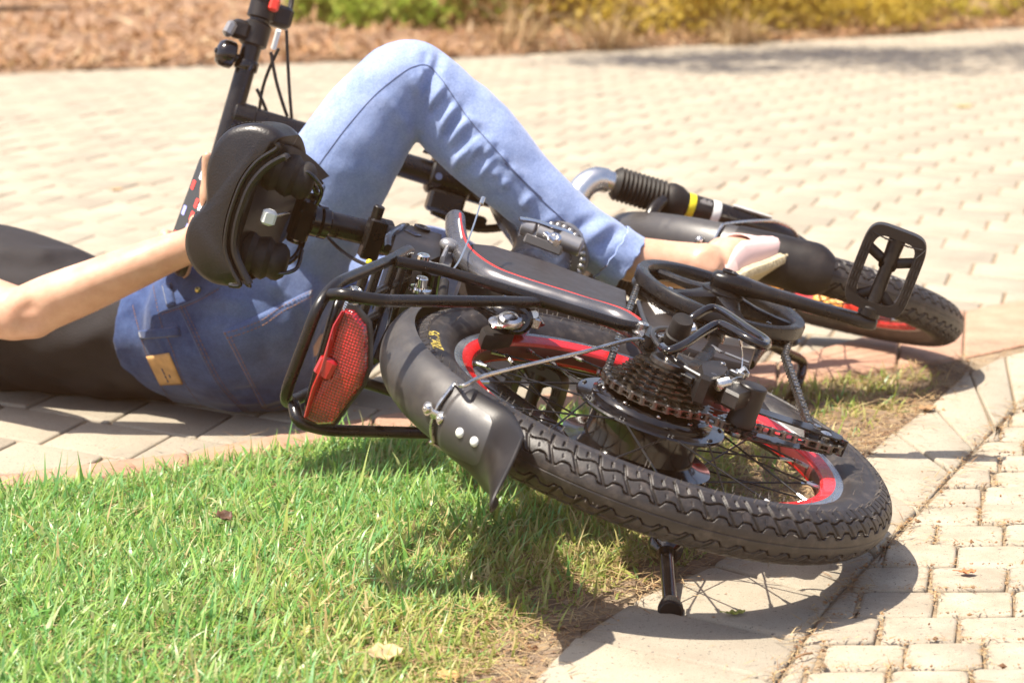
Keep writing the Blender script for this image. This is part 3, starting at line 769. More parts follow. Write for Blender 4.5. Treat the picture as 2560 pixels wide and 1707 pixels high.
rk.tube(fillet([(-.205, .298, -.055), (-.220, .284, -.066), (-.195, .262, -.0705), (.047, .120, -.0705), (.055, .06, -.072)], .02, 5), r6, 12)
for bx, bz in ((.045, .063), (.01, .063), (-.045, .063), (-.085, .063)): rk.tube([(bx, .306, bz), (bx, .306, -bz)], .0048, 10)
for bz in (.030, 0, -.030): rk.tube([(.085, .309, bz), (-.085, .304, bz)], .0046, 10)
rk.cyl((.026, .030, .074), (.026, .030, .085), .0075, 16)
rk.build('luggage_rack', [M['black']], bike, ang=50)
# sprung clamp of the rack: inner bent tube, coil springs, tail plate
cl = MB()
cl.tube(fillet([(-.150, .292, .058), (-.186, .292, .058), (-.2005, .289, .045), (-.204, .283, -.050), (-.190, .283, -.062), (-.150, .286, -.062)], .015, 6), .0052, 12)
for z0 in (.040, -.055):
    hel = [Vector((-.163 + .0058 * math.cos(t * .55), .287 + .0058 * math.sin(t * .55), z0 + .024 * t / 110)) for t in range(111)]; cl.tube(hel, .0011, 6, mat=1)
cl.cyl((-.163, .287, .065), (-.163, .287, -.065), .0030, 10, 1)
cl.build('rack_spring_clamp', [M['black'], M['steel']], bike, ang=50)
mb = MB(); mb.box((-.196, .268, .0), (.004, .036, .072), ch=.001); mb.box((-.200, .258, .0), (.010, .010, .030), ch=.001); mb.build('reflector_bracket', [M['plastic']], bike)
# red tail reflector: bowed lens with prism cells, thick black back, clear centre knob
RO = [BKX('C', x, y, -.222) for x, y in ((560, 452), (610, 462), (690, 560), (700, 640), (698, 830), (655, 960), (560, 1080), (480, 1195), (380, 1200), (290, 1160), (320, 1060), (430, 760), (500, 560))]
oc = sum(RO, Vector()) / len(RO)
lens = MB(); n_o = len(RO)
def rf(k, dx, grow=1.0): return [oc + (q - oc) * k * grow + Vector((dx, 0, 0)) for q in RO]
lens.rings([rf(1.0, .004), rf(1.0, -.002), rf(.95, -.0055), rf(.55, -.0075), rf(.1, -.0080)], mat=0)
def reflector_mat():
    m = bpy.data.materials.new('red_prism_lens'); m.use_nodes = True; t = m.node_tree; b = t.nodes['Principled BSDF']
    b.inputs['Roughness'].default_value = .12; b.inputs['Coat Weight'].default_value = 1.0; b.inputs['Coat Roughness'].default_value = .04
    tc = t.nodes.new('ShaderNodeTexCoord'); v = t.nodes.new('ShaderNodeTexVoronoi'); v.inputs['Scale'].default_value = 340; v.inputs['Randomness'].default_value = .12
    t.links.new(tc.outputs['Object'], v.inputs['Vector'])
    r = t.nodes.new('ShaderNodeValToRGB'); r.color_ramp.elements[0].color = (.62, .012, .008, 1); r.color_ramp.elements[1].color = (.10, .001, .001, 1); r.color_ramp.elements[0].position = .12; r.color_ramp.elements[1].position = .62
    t.links.new(v.outputs['Distance'], r.inputs[0]); t.links.new(r.outputs[0], b.inputs['Base Color'])
    bp = t.nodes.new('ShaderNodeBump'); bp.inputs['Strength'].default_value = .9; bp.inputs['Distance'].default_value = .002; bp.invert = True
    t.links.new(v.outputs['Distance'], bp.inputs['Height']); t.links.new(bp.outputs[0], b.inputs['Normal']); return m
M['lens'] = reflector_mat(); M['clearred'] = mat('clear_red_plastic', (.34, .006, .006), .08, coat=.6)
ref = lens.build('reflector', [M['lens']], bike, ang=40)
mb = MB(); mb.rings([rf(1.05, .014), rf(1.07, .004), rf(1.02, .0035)], mat=0); mb.build('reflector_housing', [M['plastic']], ref)
mb = MB()
q1, q2, q3 = BKX('C', 495, 560, -.2285), BKX('C', 420, 830, -.2295), BKX('C', 300, 1150, -.2285)
mb.tube([BKX('C', 545, 465, -.228), q1, q2, BKX('C', 360, 960, -.2295), q3], [.004, .0062, .0085, .0068, .004], 10, ell=(1, .4), up=(1, 0, 0))
mb.box(BKX('C', 430, 832, -.2310), (.010, .018, .022), Matrix.Rotation(.15, 3, 'X'), ch=.003); mb.build('reflector_rib', [M['clearred']], ref)

# ------------------------------------------------------------------ frame
fr = MB()
seat_lo = Vector((.458, .030, 0)); seat_hi = Vector((.318, .425, 0)); sd_ = (seat_hi - seat_lo).normalized()
fr.tube([seat_lo, seat_hi], .0185, 24); fr.cyl(Vector((.456, .034, -.036)), Vector((.456, .034, .036)), .021, 28, ch=.002)
# main folding tube from the seat tube forward to the head tube
mt = [Vector((.375, .255, 0)), Vector((.455, .262, 0)), Vector((.530, .272, 0)), Vector((.62, .300, 0)), Vector((.72, .355, 0)), Vector((.838, .410, 0))]
fr.tube(smooth(mt, 6), [.034] * 40, 28, ell=(1.15, .8), up=(0, 1, 0))
fr.tube([Vector((.838, .410, 0)) + Vector((.37, -.93, 0)) * -.065, Vector((.838, .410, 0)) + Vector((.37, -.93, 0)) * .06], .0225, 24)
for sg in (1, -1):                                        # chainstays, dropouts
    fr.tube(smooth([(.445, .022, sg * .022), (.33, .006, sg * .030), (.20, -.004, sg * .034), (.09, -.006, sg * .052), (.03, -.004, sg * .066)], 6), .0085, 14, ell=(1.2, .8), up=(0, 1, 0))
    out = [(-.024, -.012), (.002, -.020), (.030, -.014), (.058, -.004), (.060, .014), (.040, .040), (.020, .030), (-.010, .022), (-.026, .008)]
    fr.prism(out, (0, 0, sg * .0665 - .003), X3, Y3, .006, ch=.0008)
fr.build('frame', [M['black']], bike, ang=40)
# right and left seat stays: bent tubes with the red pinstripe
def stay(sg):
    s_ = MB()
    if sg > 0:
        path = [BK('D', 208, 350, .050), BK('D', 214, 440, .051), BK('D', 258, 565, .054), BK('D', 390, 675, .057), BK('D', 560, 745, .060), BK('D', 900, 852, .066), BK('D', 1180, 945, .070), Vector((.055, .034, .0705))]
    else: path = [(.33, .345, -.05), (.26, .31, -.052), (.19, .27, -.056), (.12, .17, -.064), (.045, .03, -.07)]
    pts = smooth(path, 10); s_.tube(pts, .0120, 20, mat=0)
    T, frm = frames(pts); 
    # pinstripe: a thin ribbon along the flank
    st_ = []
    for i, p in enumerate(pts):
        up_ = Vector((0, .45, .9)) * (1 if sg > 0 else -1); up_ = (up_ - T[i] * up_.dot(T[i])).normalized(); sv = T[i].cross(up_); st_.append(p + (up_ * .82 + sv * -.57).normalized() * .01185)
    s_.tube(st_[3:-6], .0016, 6, mat=1)
    return s_.build('seat_stay', [M['staygrey'], M['redline']], bike, ang=50)
stay(1); stay(-1)
mb = MB(); q = BK('D', 240, 415, .0625); mb.tube([BK('D', 228, 355, .0625), BK('D', 236, 420, .0630), BK('D', 246, 470, .0640)], .0032, 8, ell=(1, .35), up=(.3, .2, 1)); mb.build('frame_decal', [M['letters']], bike)
mb = MB(); mb.sphere(BK('D', 172, 500, .058), .0095, 14, 10, sc=(1, 1.2, .8)); mb.tube([BK('D', 165, 505, .056), BK('D', 130, 590, .050)], .0055, 8, ell=(1, .5)); mb.build('rack_lug', [M['silverpaint']], bike)
# battery pack behind the seat tube: slab with bevelled edges, handle and lock at its top end
bat = MB(); bz = .041
bo = [BK('D', 300, 488, bz), BK('D', 420, 500, bz), BK('D', 760, 600, bz), BK('D', 1000, 690, bz), BK('D', 1220, 770, bz), BK('D', 1225, 930, bz), BK('D', 1000, 850, bz), BK('D', 700, 760, bz), BK('D', 430, 650, bz), BK('D', 300, 560, bz)]
def slab_rings(pts, z0, z1, ch=.006):
    c = sum(pts, Vector()) / len(pts); R_k = lambda z, k: [Vector((c.x + (q.x - c.x) * k, c.y + (q.y - c.y) * k, z)) for q in pts]
    return [R_k(z0, .97), R_k(z0 + ch, 1), R_k(z1 - ch, 1), R_k(z1, .975)]
bat.rings(slab_rings(bo, -.041, bz, .004)); 
battery = bat.build('battery', [M['grey']], bike, ang=30)
bt = [BK('B', 1400, 740, .036), BK('B', 1480, 735, .036), BK('B', 1660, 790, .036), BK('B', 1650, 920, .036), BK('B', 1560, 960, .036), BK('B', 1360, 880, .036)]
mb = MB(); mb.rings(slab_rings(bt, -.036, .036, .004)); mb.build('battery_cap', [M['plastic']], battery)
mb = MB(); q = BK('B', 1487, 785, .0365); mb.box(q, (.018, .012, .002), Matrix.Rotation(1.2, 3, 'Z'), ch=.0006); q = BK('B', 1540, 760, .0365); mb.lathe([(.010, 0), (.010, .003), (.007, .004), (.006, .002)], q, Z3, 20)
mb.tube(smooth([BK('B', 1340, 870, .03), BK('B', 1350, 800, .036), BK('B', 1420, 750, .036), BK('B', 1450, 745, .03)], 6), .0045, 10)
mb.build('battery_lock', [M['gloss']], battery)
# controller box and its vents by the bottom bracket
co = [BK('I', 0, 20, .038), BK('I', 250, 100, .038), BK('I', 640, 400, .038), BK('I', 1040, 460, .038), BK('I', 990, 610, .038), BK('I', 640, 520, .038), BK('I', 300, 400, .038), BK('I', 0, 200, .038)]
mb = MB(); mb.rings(slab_rings(co, -.03, .036, .004)); ctrl = mb.build('controller_box', [M['grey']], bike, ang=30)
mb = MB()
for k in range(6):
    a = BK('I', 70 + k * 26, 45 + k * 14, .0365); b = BK('I', 150 + k * 20, 165 - k * 3, .0365); mb.tube([a, b], .0011, 6)
mb.build('vent', [M['letters']], ctrl)
mb = MB(); mb.tube([BK('I', 640, 440, .037), BK('I', 730, 500, .037)], .0032, 6, ell=(.3, 1.2)); mb.tube([BK('I', 760, 505, .037), BK('I', 970, 590, .037)], .0032, 6, ell=(.3, 1.2)); mb.build('reflective_strip', [M['silverpaint']], ctrl)
# folding hinge: weld-lipped lug, knuckles, clamp lever, bolt
hg = MB(); hc = BK('D', 760, 570, .0); HN = Vector((.0, -.1, 1)).normalized()
hx = BK('D', 770, 560, .0)
hdir = Vector((.96, .28, 0))
hg.lathe([(.030, -.006), (.046, -.005), (.049, 0), (.046, .005), (.030, .006)], hx, hdir, 48)
hg.lathe([(.030, .0065), (.047, .007), (.0495, .012), (.046, .017), (.030, .018)], hx, hdir, 48)
for k in range(30):
    a = 2 * math.pi * k / 30; u_ = Vector((-.28, .96, 0)); hg.sphere(hx - hdir * .006 + u_ * (.0405 * math.cos(a)) + Z3 * (.0405 * math.sin(a)), .0048, 8, 5, sc=(1, 1, 1))
hinge = hg.build('frame_hinge', [M['silverpaint']], bike, ang=40)
mb = MB(); k0, k1 = BK('D', 600, 385, .052), BK('D', 955, 520, .052); kd = (k1 - k0); kl = kd.length; kn = kd.normalized()
for a, b in ((.0, .22), (.26, .52), (.60, .98)): mb.cyl(k0 + kn * kl * a, k0 + kn * kl * b, .0115, 20, ch=.0015)
mb.box(k0 + kn * kl * .42 + Vector((0, 0, -.010)), (.022, kl * .62, .014), Matrix.Rotation(math.atan2(-kn.x, kn.y), 3, 'Z'), ch=.002)
mb.build('hinge_knuckle', [M['silverpaint']], hinge)
mb = MB(); q = BK('D', 790, 470, .060); mb.lathe([(.0085, 0), (.0085, .004), (.0055, .005), (.0048, .003)], q, (-.5, .1, .8), 16); mb.cyl(BK('D', 745, 440, .058), BK('D', 800, 490, .062), .0045, 12)
mb.tube(smooth([BK('D', 585, 345, .060), BK('D', 680, 360, .063), BK('D', 800, 400, .064), BK('D', 890, 430, .062)], 6), .0042, 10, ell=(.5, 1.6))
mb.build('hinge_clamp', [M['chrome']], hinge)
# ------------------------------------------------------------------ seat post, clamp, saddle
sp = MB(); p_lo = Vector((.318, .425, 0)); p_hi = Vector((.262, .4970, 0)); 
p_lo2 = BK('B', 1290, 800, 0.0); p_hi2 = BK('B', 985, 725, 0.0); pd = (p_hi2 - p_lo2).normalized()
sp.tube([p_lo2 - pd * .08, p_hi2 + pd * .035], .0150, 24, mat=0)
post = sp.build('seat_post', [M['black']], bike, ang=40)
mb = MB(); cq = p_lo2 + pd * .004
mb.cyl(cq - pd * .016, cq + pd * .010, .0215, 28, ch=.002); mb.box(cq + Vector((-.022, -.004, .0)), (.018, .022, .050), Matrix.Rotation(math.atan2(pd.y, pd.x) - math.pi / 2, 3, 'Z'), ch=.002); mb.cyl(cq + Vector((-.024, 0, .020)), cq + Vector((-.024, 0, .040)), .0068, 16, ch=.001)
mb.build('seat_clamp', [M['black']], post)
mb = MB()
mb.tube(smooth([BK('B', 990, 810, -.02), BK('B', 1060, 880, -.02), BK('B', 1150, 940, -.01), BK('B', 1240, 980, .0)], 6), .0022, 8, mat=0); mb.sphere(BK('B', 1230, 955, .0), .004, 10, 6, mat=1); mb.build('light_cable', [M['cable'], M['yellow']], bike)

def saddle_section(t):
    """outline of the padded top in a cross-section; t 0 tail .. 1 nose: returns half-width, top height profile"""
    pass
SB = .160                                                # x of the tail face
prof = [(.102, .522), (.107, .538), (.104, .560), (.090, .583), (.070, .5945), (.045, .5975), (.022, .5925), (.004, .5855), (-.008, .5870), (-.026, .5965), (-.048, .5975), (-.068, .5890), (-.083, .5700), (-.0875, .548), (-.083, .527)]
low = [(-.072, .517), (-.060, .530), (-.040, .546), (-.012, .5525), (.020, .5530), (.045, .5500), (.070, .540), (.090, .524)]
cz = .0095
sad = MB(); rg = []
NT = 60
PR = [(q.x, q.y) for q in smooth([Vector((z, y, 0)) for z, y in prof], 4)] + [(q.x, q.y) for q in smooth([Vector((z, y, 0)) for z, y in low], 3)]
for k in range(NT + 1):
    t = k / NT; x = SB + .262 * t
    wv = 1.0 if t < .18 else 1 - .80 * (3 * ((t - .18) / .62) ** 2 - 2 * ((t - .18) / .62) ** 3 if t < .80 else 1.0)
    sc_h = 1.0 if t > .0 else 1
    rnd0 = 0 if t > .07 else 1 - math.sqrt(max(0, 1 - (1 - t / .07) ** 2)); rnd1 = 0 if t < .90 else ((t - .90) / .10) ** 2
    sh = 1 - .22 * rnd0 - .55 * rnd1
    ring = []
    mid_y = .553
    for z, y in PR:
        groove = 1.0
        yy = mid_y + (y - mid_y) * (1 if t < .2 else (1 - .25 * min(1, (t - .2) / .5))) ; yy = mid_y + (yy - mid_y) * sh
        if y < .5455 and t > .2: yy = mid_y + (yy - mid_y) * .8
        yy += -.006 * math.sin(math.pi * min(1, t / .75)) + .010 * max(0, t - .72) / .28
        ring.append(Vector((x, yy, cz + (z - cz) * wv * (1 - .10 * rnd0 - .35 * rnd1))))
    rg.append(ring)
sad.rings(rg, cap=True)
saddle = sad.build('saddle', [M['leather']], bike, ang=60)
mb = MB()                                                # piped seam round the tail
for ln, rr in (([(z, y) for z, y in low[::-1]], .0030),):
    mb.tube(smooth([Vector((SB - .004, y - .006, z)) for z, y in ([(prof[0][0] - .006, prof[0][1] + .004)] + ln + [(prof[-1][0] + .006, prof[-1][1] + .002)])], 5), rr, 8)
    mb.tube(smooth([Vector((SB - .002, y - .016, z * .93)) for z, y in ([(prof[0][0] - .012, prof[0][1] - .004)] + ln + [(prof[-1][0] + .012, prof[-1][1] - .006)])], 5), .0045, 8)
# stitching along the crown edge
for k in range(0, 0): pass
mb.build('saddle_piping', [M['leather']], saddle)
mb = MB(); top = smooth([Vector((SB - .0045, y * 1.0 - .0035, z)) for z, y in prof[1:-1]], 9)
mb2 = MB()
tp = smooth([Vector((SB + .0185, y + .0006, z)) for z, y in prof[1:-1]], 12)
for i in range(0, len(tp) - 1, 2): mb2.tube([tp[i], tp[i + 1]], .00075, 5)
mb2.build('saddle_stitching', [M['rubber2']], saddle)
# shell underneath, elastomer springs, rails and clamp
sh_ = MB(); rg = []
for k in range(9):
    t = k / 8; x = SB + .012 + .235 * t; wv = 1 - .80 * t ** 1.3; rg.append([Vector((x, .5445 - (.028 if abs(z) > .05 else .012) * (1 - t * .5) + (.012 if q % 2 else 0) * 0, cz + z * wv)) for q, z in enumerate((-.078, -.04, 0, .04, .084))] + [Vector((x, .556 - .004 * t, cz + z * wv)) for z in (.086, .04, 0, -.04, -.08)])
sh_.rings(rg); sh_.build('saddle_shell', [M['plastic']], saddle, ang=30)
for (cx_, cy_), zc in (((680, 480), .056), ((560, 930), -.046)):
    mb = MB(); c = Vector((.205, .516, zc)); d = Vector((.26, -.96, -.05 if zc > 0 else .05)).normalized()
    mb.lathe([(.020, -.026), (.024, -.020), (.026, -.012), (.022, -.005), (.0245, .002), (.0255, .008), (.0205, .014), (.0225, .020), (.0215, .026), (.016, .032), (.010, .034)], c, d, 30); mb.build('saddle_spring', [M['rubber2']], saddle)
mb = MB()
for sg, zc in ((1, .046), (-1, -.036)):
    mb.tube(smooth([(.212, .497, zc * 1.25), (.216, .486, zc * 1.2), (.232, .482, zc * .9), (.262, .490, cz + sg * .024), (.315, .505, cz + sg * .022), (.375, .530, cz + sg * .012), (.395, .542, cz)], 8), .0036, 10)
    mb.tube(smooth([(.200, .505, zc * 1.3), (.196, .488, zc * 1.5), (.205, .470, zc * 1.2), (.225, .476, zc * .7)], 8), .0024, 8)
mb.build('saddle_rail', [M['gloss']], saddle)
mb = MB(); ctr = Vector((.244, .494, cz - .004)); Rz = Matrix.Rotation(math.atan2(pd.y, pd.x), 3, 'Z')
mb.box(ctr, (.020, .030, .052), Rz, ch=.003); mb.cyl(ctr + Vector((0, 0, -.030)), ctr + Vector((0, 0, .034)), .0105, 20, ch=.001)
mb.lathe([(.0165, -.012), (.0185, -.010), (.0185, -.002), (.015, 0), (.0185, .002), (.0185, .010), (.0165, .012)], ctr + pd * -.020, pd, 28)
mb.cyl(ctr + Vector((.010, .010, .028)), ctr + Vector((.010, .010, .042)), .0055, 6); mb.box(ctr + Vector((.014, -.016, .010)), (.014, .012, .020), Rz, ch=.002)
mb.build('saddle_clamp', [M['gloss']], saddle)
mb = MB(); q = BK('B', 640, 690, .010); mb.box(q, (.013, .016, .018), Matrix.Rotation(.5, 3, 'Z'), ch=.003, mat=0); mb.cyl(q, BK('B', 760, 665, .012), .0020, 8, 1); mb.build('saddle_bolt', [M['white'], M['steel']], saddle)

# ------------------------------------------------------------------ axle nut, derailleur and its guard
mb = MB(); ax0 = Vector((.004, .002, 0))
a = BK('I', 318, 395, .086); b = BK('I', 390, 200, .113); d = (b - a).normalized()
mb.cyl(Vector((0, 0, .060)), Vector((0, 0, .088)), .006, 16, 1)
mb.lathe([(.0125, -.006), (.0132, -.004), (.0132, .008), (.0115, .0095), (.0112, .026), (.0102, .0285), (.004, .0290)], a, d, 28, mat=0)
mb.build('axle_cap', [M['rubber2'], M['steel']], bike, ang=35)
for q, r in ((BK('I', 172, 375, .082), .0062), (BK('I', 25, 270, .082), .0062)):
    MB().lathe([(.0095, -.008), (.0095, -.0065), (r, -.006), (r, .003), (r - .001, .004), (.0035, .004), (.003, .001)], q, Z3, 18).build('dropout_bolt', [M['steel']], bike, ang=30)
q = BK('I', 478, 300, .082); MB().lathe([(.0075, -.004), (.0075, .002), (.006, .003), (.002, .004)], q, (.3, -.8, .5), 12).build('dropout_bolt', [M['steel']], bike, ang=30)
gl = [BK('I', 200, 455, .090), BK('I', 262, 490, .094), BK('I', 400, 428, .102), BK('I', 560, 320, .111), BK('I', 690, 255, .118), BK('I', 800, 290, .121), BK('I', 940, 370, .122), BK('I', 1085, 440, .121), BK('I', 1135, 430, .120), BK('I', 1110, 385, .119), BK('I', 960, 290, .114), BK('I', 800, 180, .108), BK('I', 690, 118, .103), BK('I', 610, 115, .100), BK('I', 500, 175, .092), BK('I', 430, 225, .084)]
MB().tube(smooth(gl, 6), .0047, 12).build('derailleur_guard', [M['gloss']], bike)
de_ = MB(); Rk = Matrix.Rotation(-.45, 3, 'Z')
def pl(mb, pts, z0, z1, mat=0, ch=.001):
    c = sum(pts, Vector()) / len(pts); f = lambda z, k: [Vector((c.x + (q.x - c.x) * k, c.y + (q.y - c.y) * k, z)) for q in pts]
    mb.rings([f(z0, .93), f(z0 + ch, 1), f(z1 - ch, 1), f(z1, .93)], mat=mat)
# hanger and upper knuckle
pl(de_, [Vector((.02, -.004, 0)), Vector((.012, -.030, 0)), Vector((-.004, -.040, 0)), Vector((-.016, -.030, 0)), Vector((-.012, -.008, 0))], .064, .071)
kn_ = [BK('I', x, y, .090) for x, y in ((540, 600), (640, 565), (740, 575), (790, 640), (760, 700), (640, 730), (560, 700))]; pl(de_, kn_, .058, .090, ch=.004)
kn2 = [BK('I', x, y, .088) for x, y in ((700, 570), (760, 600), (930, 690), (1000, 770), (1030, 810), (900, 850), (780, 790), (720, 720))]; pl(de_, kn2, .066, .084, ch=.003)
kn3 = [BK('I', x, y, .072) for x, y in ((570, 760), (700, 790), (900, 850), (950, 900), (800, 860), (600, 820))]; pl(de_, kn3, .058, .070, ch=.002)
pc = BK('I', 1020, 795, .087); de_.lathe([(.004, .0005), (.0130, .0), (.0142, -.0015), (.0142, -.034), (.0150, -.036), (.0150, -.042), (.006, -.042)], pc, Z3, 32)
der = de_.build('derailleur', [M['plastic']], bike, ang=35)
for x, y, z, r in ((740, 605, .0905, .0030), (655, 705, .0885, .0036), (570, 715, .086, .0030), (740, 700, .087, .0028), (930, 840, .0, 0)):
    if r: MB().lathe([(r, -.003), (r, .0008), (r * .7, .0016), (r * .3, .001)], BK('I', x, y, z), Z3, 12).build('derailleur_screw', [M['steel']], der)
q = pc + Vector((-.0143, .001, -.012)); MB().lathe([(.0028, -.001), (.0028, .001), (.001, .0012)], q, (-1, .1, 0), 10).build('derailleur_screw', [M['steel']], der)
mb = MB(); q0, q1 = BK('I', 690, 795, .083), BK('I', 790, 770, .085); d = (q1 - q0).normalized()
ribs = []
for k in range(9): ribs += [(.0052, k * .0021), (.0060, k * .0021 + .0007), (.0052, k * .0021 + .0014)]
mb.lathe([(.003, -.001)] + ribs + [(.003, .020)], q0, d, 24); mb.build('barrel_adjuster', [M['steel']], der, ang=60)
mb = MB(); q = BK('I', 890, 690, .088)
mb.box(q, (.012, .008, .006), Matrix.Rotation(.4, 3, 'Z'), ch=.001); mb.box(BK('I', 840, 685, .087), (.006, .010, .005), Matrix.Rotation(-.3, 3, 'Z'), ch=.001); mb.cyl(q, q + Vector((.0, -.004, .007)), .0042, 6); mb.box(BK('I', 935, 690, .089), (.004, .009, .006), Matrix.Rotation(.2, 3, 'Z'), ch=.001)
mb.tube(smooth([BK('I', 800, 760, .087), BK('I', 850, 730, .088), BK('I', 905, 720, .089)], 5), .0008, 6)
mb.tube(smooth([BK('I', 905, 665, .089), BK('I', 912, 560, .095), BK('I', 906, 480, .104), BK('I', 900, 440, .108)], 6), .0008, 6)
mb.cyl(BK('I', 906, 450, .107), BK('I', 890, 385, .114), .0017, 8)
mb.build('shift_cable_clamp', [M['wire']], der)
hs = [BK('I', 700, 790, .083), BK('I', 560, 725, .083), BK('I', 400, 635, .083), BK('I', 260, 535, .085), BK('I', 160, 430, .088), BK('I', 112, 350, .090), BK('I', 130, 305, .090), BK('I', 200, 288, .088), BK('I', 300, 290, .080), Vector((.12, .05, .070)), Vector((.3, .10, .05))]
MB().tube(smooth(hs, 8), .0026, 10).build('shift_cable', [M['cable']], bike)
# cage with two jockey wheels
cg = MB(); puz, plz = .0485, .0485
def capsule(a, b, ra, rb, n=10):
    d = (b - a); an = math.atan2(d.y, d.x); o = []
    for k in range(n + 1): t = an + math.pi / 2 + math.pi * k / n; o.append((a.x + ra * math.cos(t), a.y + ra * math.sin(t)))
    for k in range(n + 1): t = an - math.pi / 2 + math.pi * k / n; o.append((b.x + rb * math.cos(t), b.y + rb * math.sin(t)))
    return o
ca = BK('I', 1060, 1010, .052); cb = BK('I', 1715, 1225, .052)
cg.prism(capsule(ca, cb, .0105, .0125), (0, 0, .0495), X3, Y3, .0020, ch=.0004)
cg.prism(capsule(PU, PL, .012, .0135), (0, 0, .0330), X3, Y3, .0016, ch=.0003)
cg.tube([Vector((cb.x - .001, cb.y - .012, .0335)), Vector((cb.x - .001, cb.y - .013, .051))], .0045, 8, ell=(.5, 1.2))
cage = cg.build('derailleur_cage', [M['gloss']], der, ang=35)
for c in (PU, PL):
    jw = MB(); g_ = MB(); gear(g_, .0175, 11, .0395, th=.0038, hole=.006); jw.add([(x + c.x, y + c.y, z) for x, y, z in g_.v], g_.f, 0)
    jw.lathe([(.0062, .033), (.0062, .0515), (.0030, .0530)], c, Z3, 14, mat=1)
    jw.build('jockey_wheel', [M['plastic'], M['steel']], der, ang=35)
MB().lathe([(.004, 0), (.004, .0012), (.002, .0018)], BK('I', 1580, 1160, .0518), Z3, 12).build('cage_bolt', [M['steel']], der)

# ------------------------------------------------------------------ rear rim brake
br = MB(); pb = BK('H', 1080, 235, .052)
arm = smooth([BK('H', 760, 70, .046), BK('H', 900, 140, .047), BK('H', 1000, 190, .048), BK('H', 1130, 230, .048), BK('H', 1200, 270, .046)], 6)
br.tube(arm, [.008, .008, .008, .0085, .009, .010, .011, .012, .012], 14, ell=(1, .7))
br.cyl(BK('H', 1165, 250, .026), BK('H', 1150, 225, .050), .0165, 24, ch=.003)
br.tube(smooth([BK('H', 900, 150, .043), BK('H', 1080, 170, .043), BK('H', 1240, 180, .043), BK('H', 1330, 230, .042), BK('H', 1370, 290, .038)], 6), .0075, 10, ell=(.5, 1.4))
brake = br.build('rim_brake', [M['gloss']], bike, ang=40)
mb = MB(); mb.lathe([(.0130, -.003), (.0135, 0), (.0120, .003), (.0080, .0045), (.0075, .003), (.003, .003)], pb, Vector((-.35, .1, .93)), 24); mb.build('brake_bolt', [M['steel']], brake, ang=40)
MB().lathe([(.012, -.002), (.012, .001), (.009, .002)], BK('H', 980, 250, .046), Vector((-.3, .2, .93)), 20).build('pad_washer', [M['steel']], brake, ang=40)
MB().cyl(BK('H', 1050, 40, .05), BK('H', 1080, 20, .055), .007, 12).build('pivot_bolt', [M['steel']], brake)
mb = MB(); mb.box(BK('H', 1265, 250, .042), (.007, .024, .012), Matrix.Rotation(.5, 3, 'Z'), ch=.0015); mb.cyl(BK('H', 1290, 185, .045), BK('H', 1320, 180, .052), .0042, 12)
mb.build('spring_plate', [M['steel']], brake, ang=40)
mb = MB(); pads = [BK('H', 800, 310, .030), BK('H', 920, 265, .030), BK('H', 1110, 340, .030), BK('H', 1125, 372, .030), BK('H', 930, 405, .030), BK('H', 830, 392, .030)]
pl(mb, pads, .0150, .0310, ch=.003); mb.build('brake_pad', [M['rubber2']], brake, ang=40)
mb = MB()                                                # spring boot and bare cable above the brake
b0, b1 = BK('C', 1205, 275, .05), BK('C', 1190, 390, .05); d = (b1 - b0); Lb = d.length; pr = [(.0015, -.006), (.0035, -.003)]
for k in range(8): pr += [(.0052, Lb * (k + .2) / 8), (.0034, Lb * (k + .75) / 8)]
mb.lathe(pr, b0, d, 16); mb.build('cable_boot', [M['rubber2']], bike, ang=60)
mb = MB(); mb.tube(smooth([BK('D', 170, 670, .060), BK('D', 220, 610, .063), BK('D', 260, 530, .070), BK('D', 310, 400, .083), BK('D', 355, 260, .098)], 6), .0011, 6); mb.cyl(BK('D', 358, 262, .098), BK('D', 372, 225, .103), .0026, 10)
mb.build('brake_cable', [M['wire']], bike)
# bolts on the rear frame cluster and the plate that carries them
for c_, x, y, z in (('C', 1070, 100, .062), ('C', 1060, 250, .040)):
    q = BK(c_, x, y, z); mb = MB(); mb.lathe([(.0125, -.014), (.0125, -.011), (.0068, -.0105), (.0068, 0), (.0060, .001), (.0035, .001), (.003, -.003)], q, Vector((-.12, .1, 1)), 20)
    mb.build('cluster_bolt', [M['chrome']], bike, ang=30)
mb = MB(); pts = [BK('C', x, y, .048) for x, y in ((1010, 130), (1060, 105), (1130, 140), (1190, 150), (1250, 20), (1290, 40), (1240, 190), (1100, 180), (1010, 160))]; pl(mb, pts, .042, .047); mb.build('rack_bracket', [M['silverpaint']], bike, ang=30)
for x0, y0, x1, y1, z in ((870, 190, 720, 780, .03), (930, 180, 900, 420, .03), (1130, 210, 1090, 420, .03)): MB().tube([BK('C', x0, y0, z), BK('C', x1, y1, z - .06)], .0065, 8, ell=(.6, 1.5)).build('mudguard_bracket', [M['gloss']], bike)

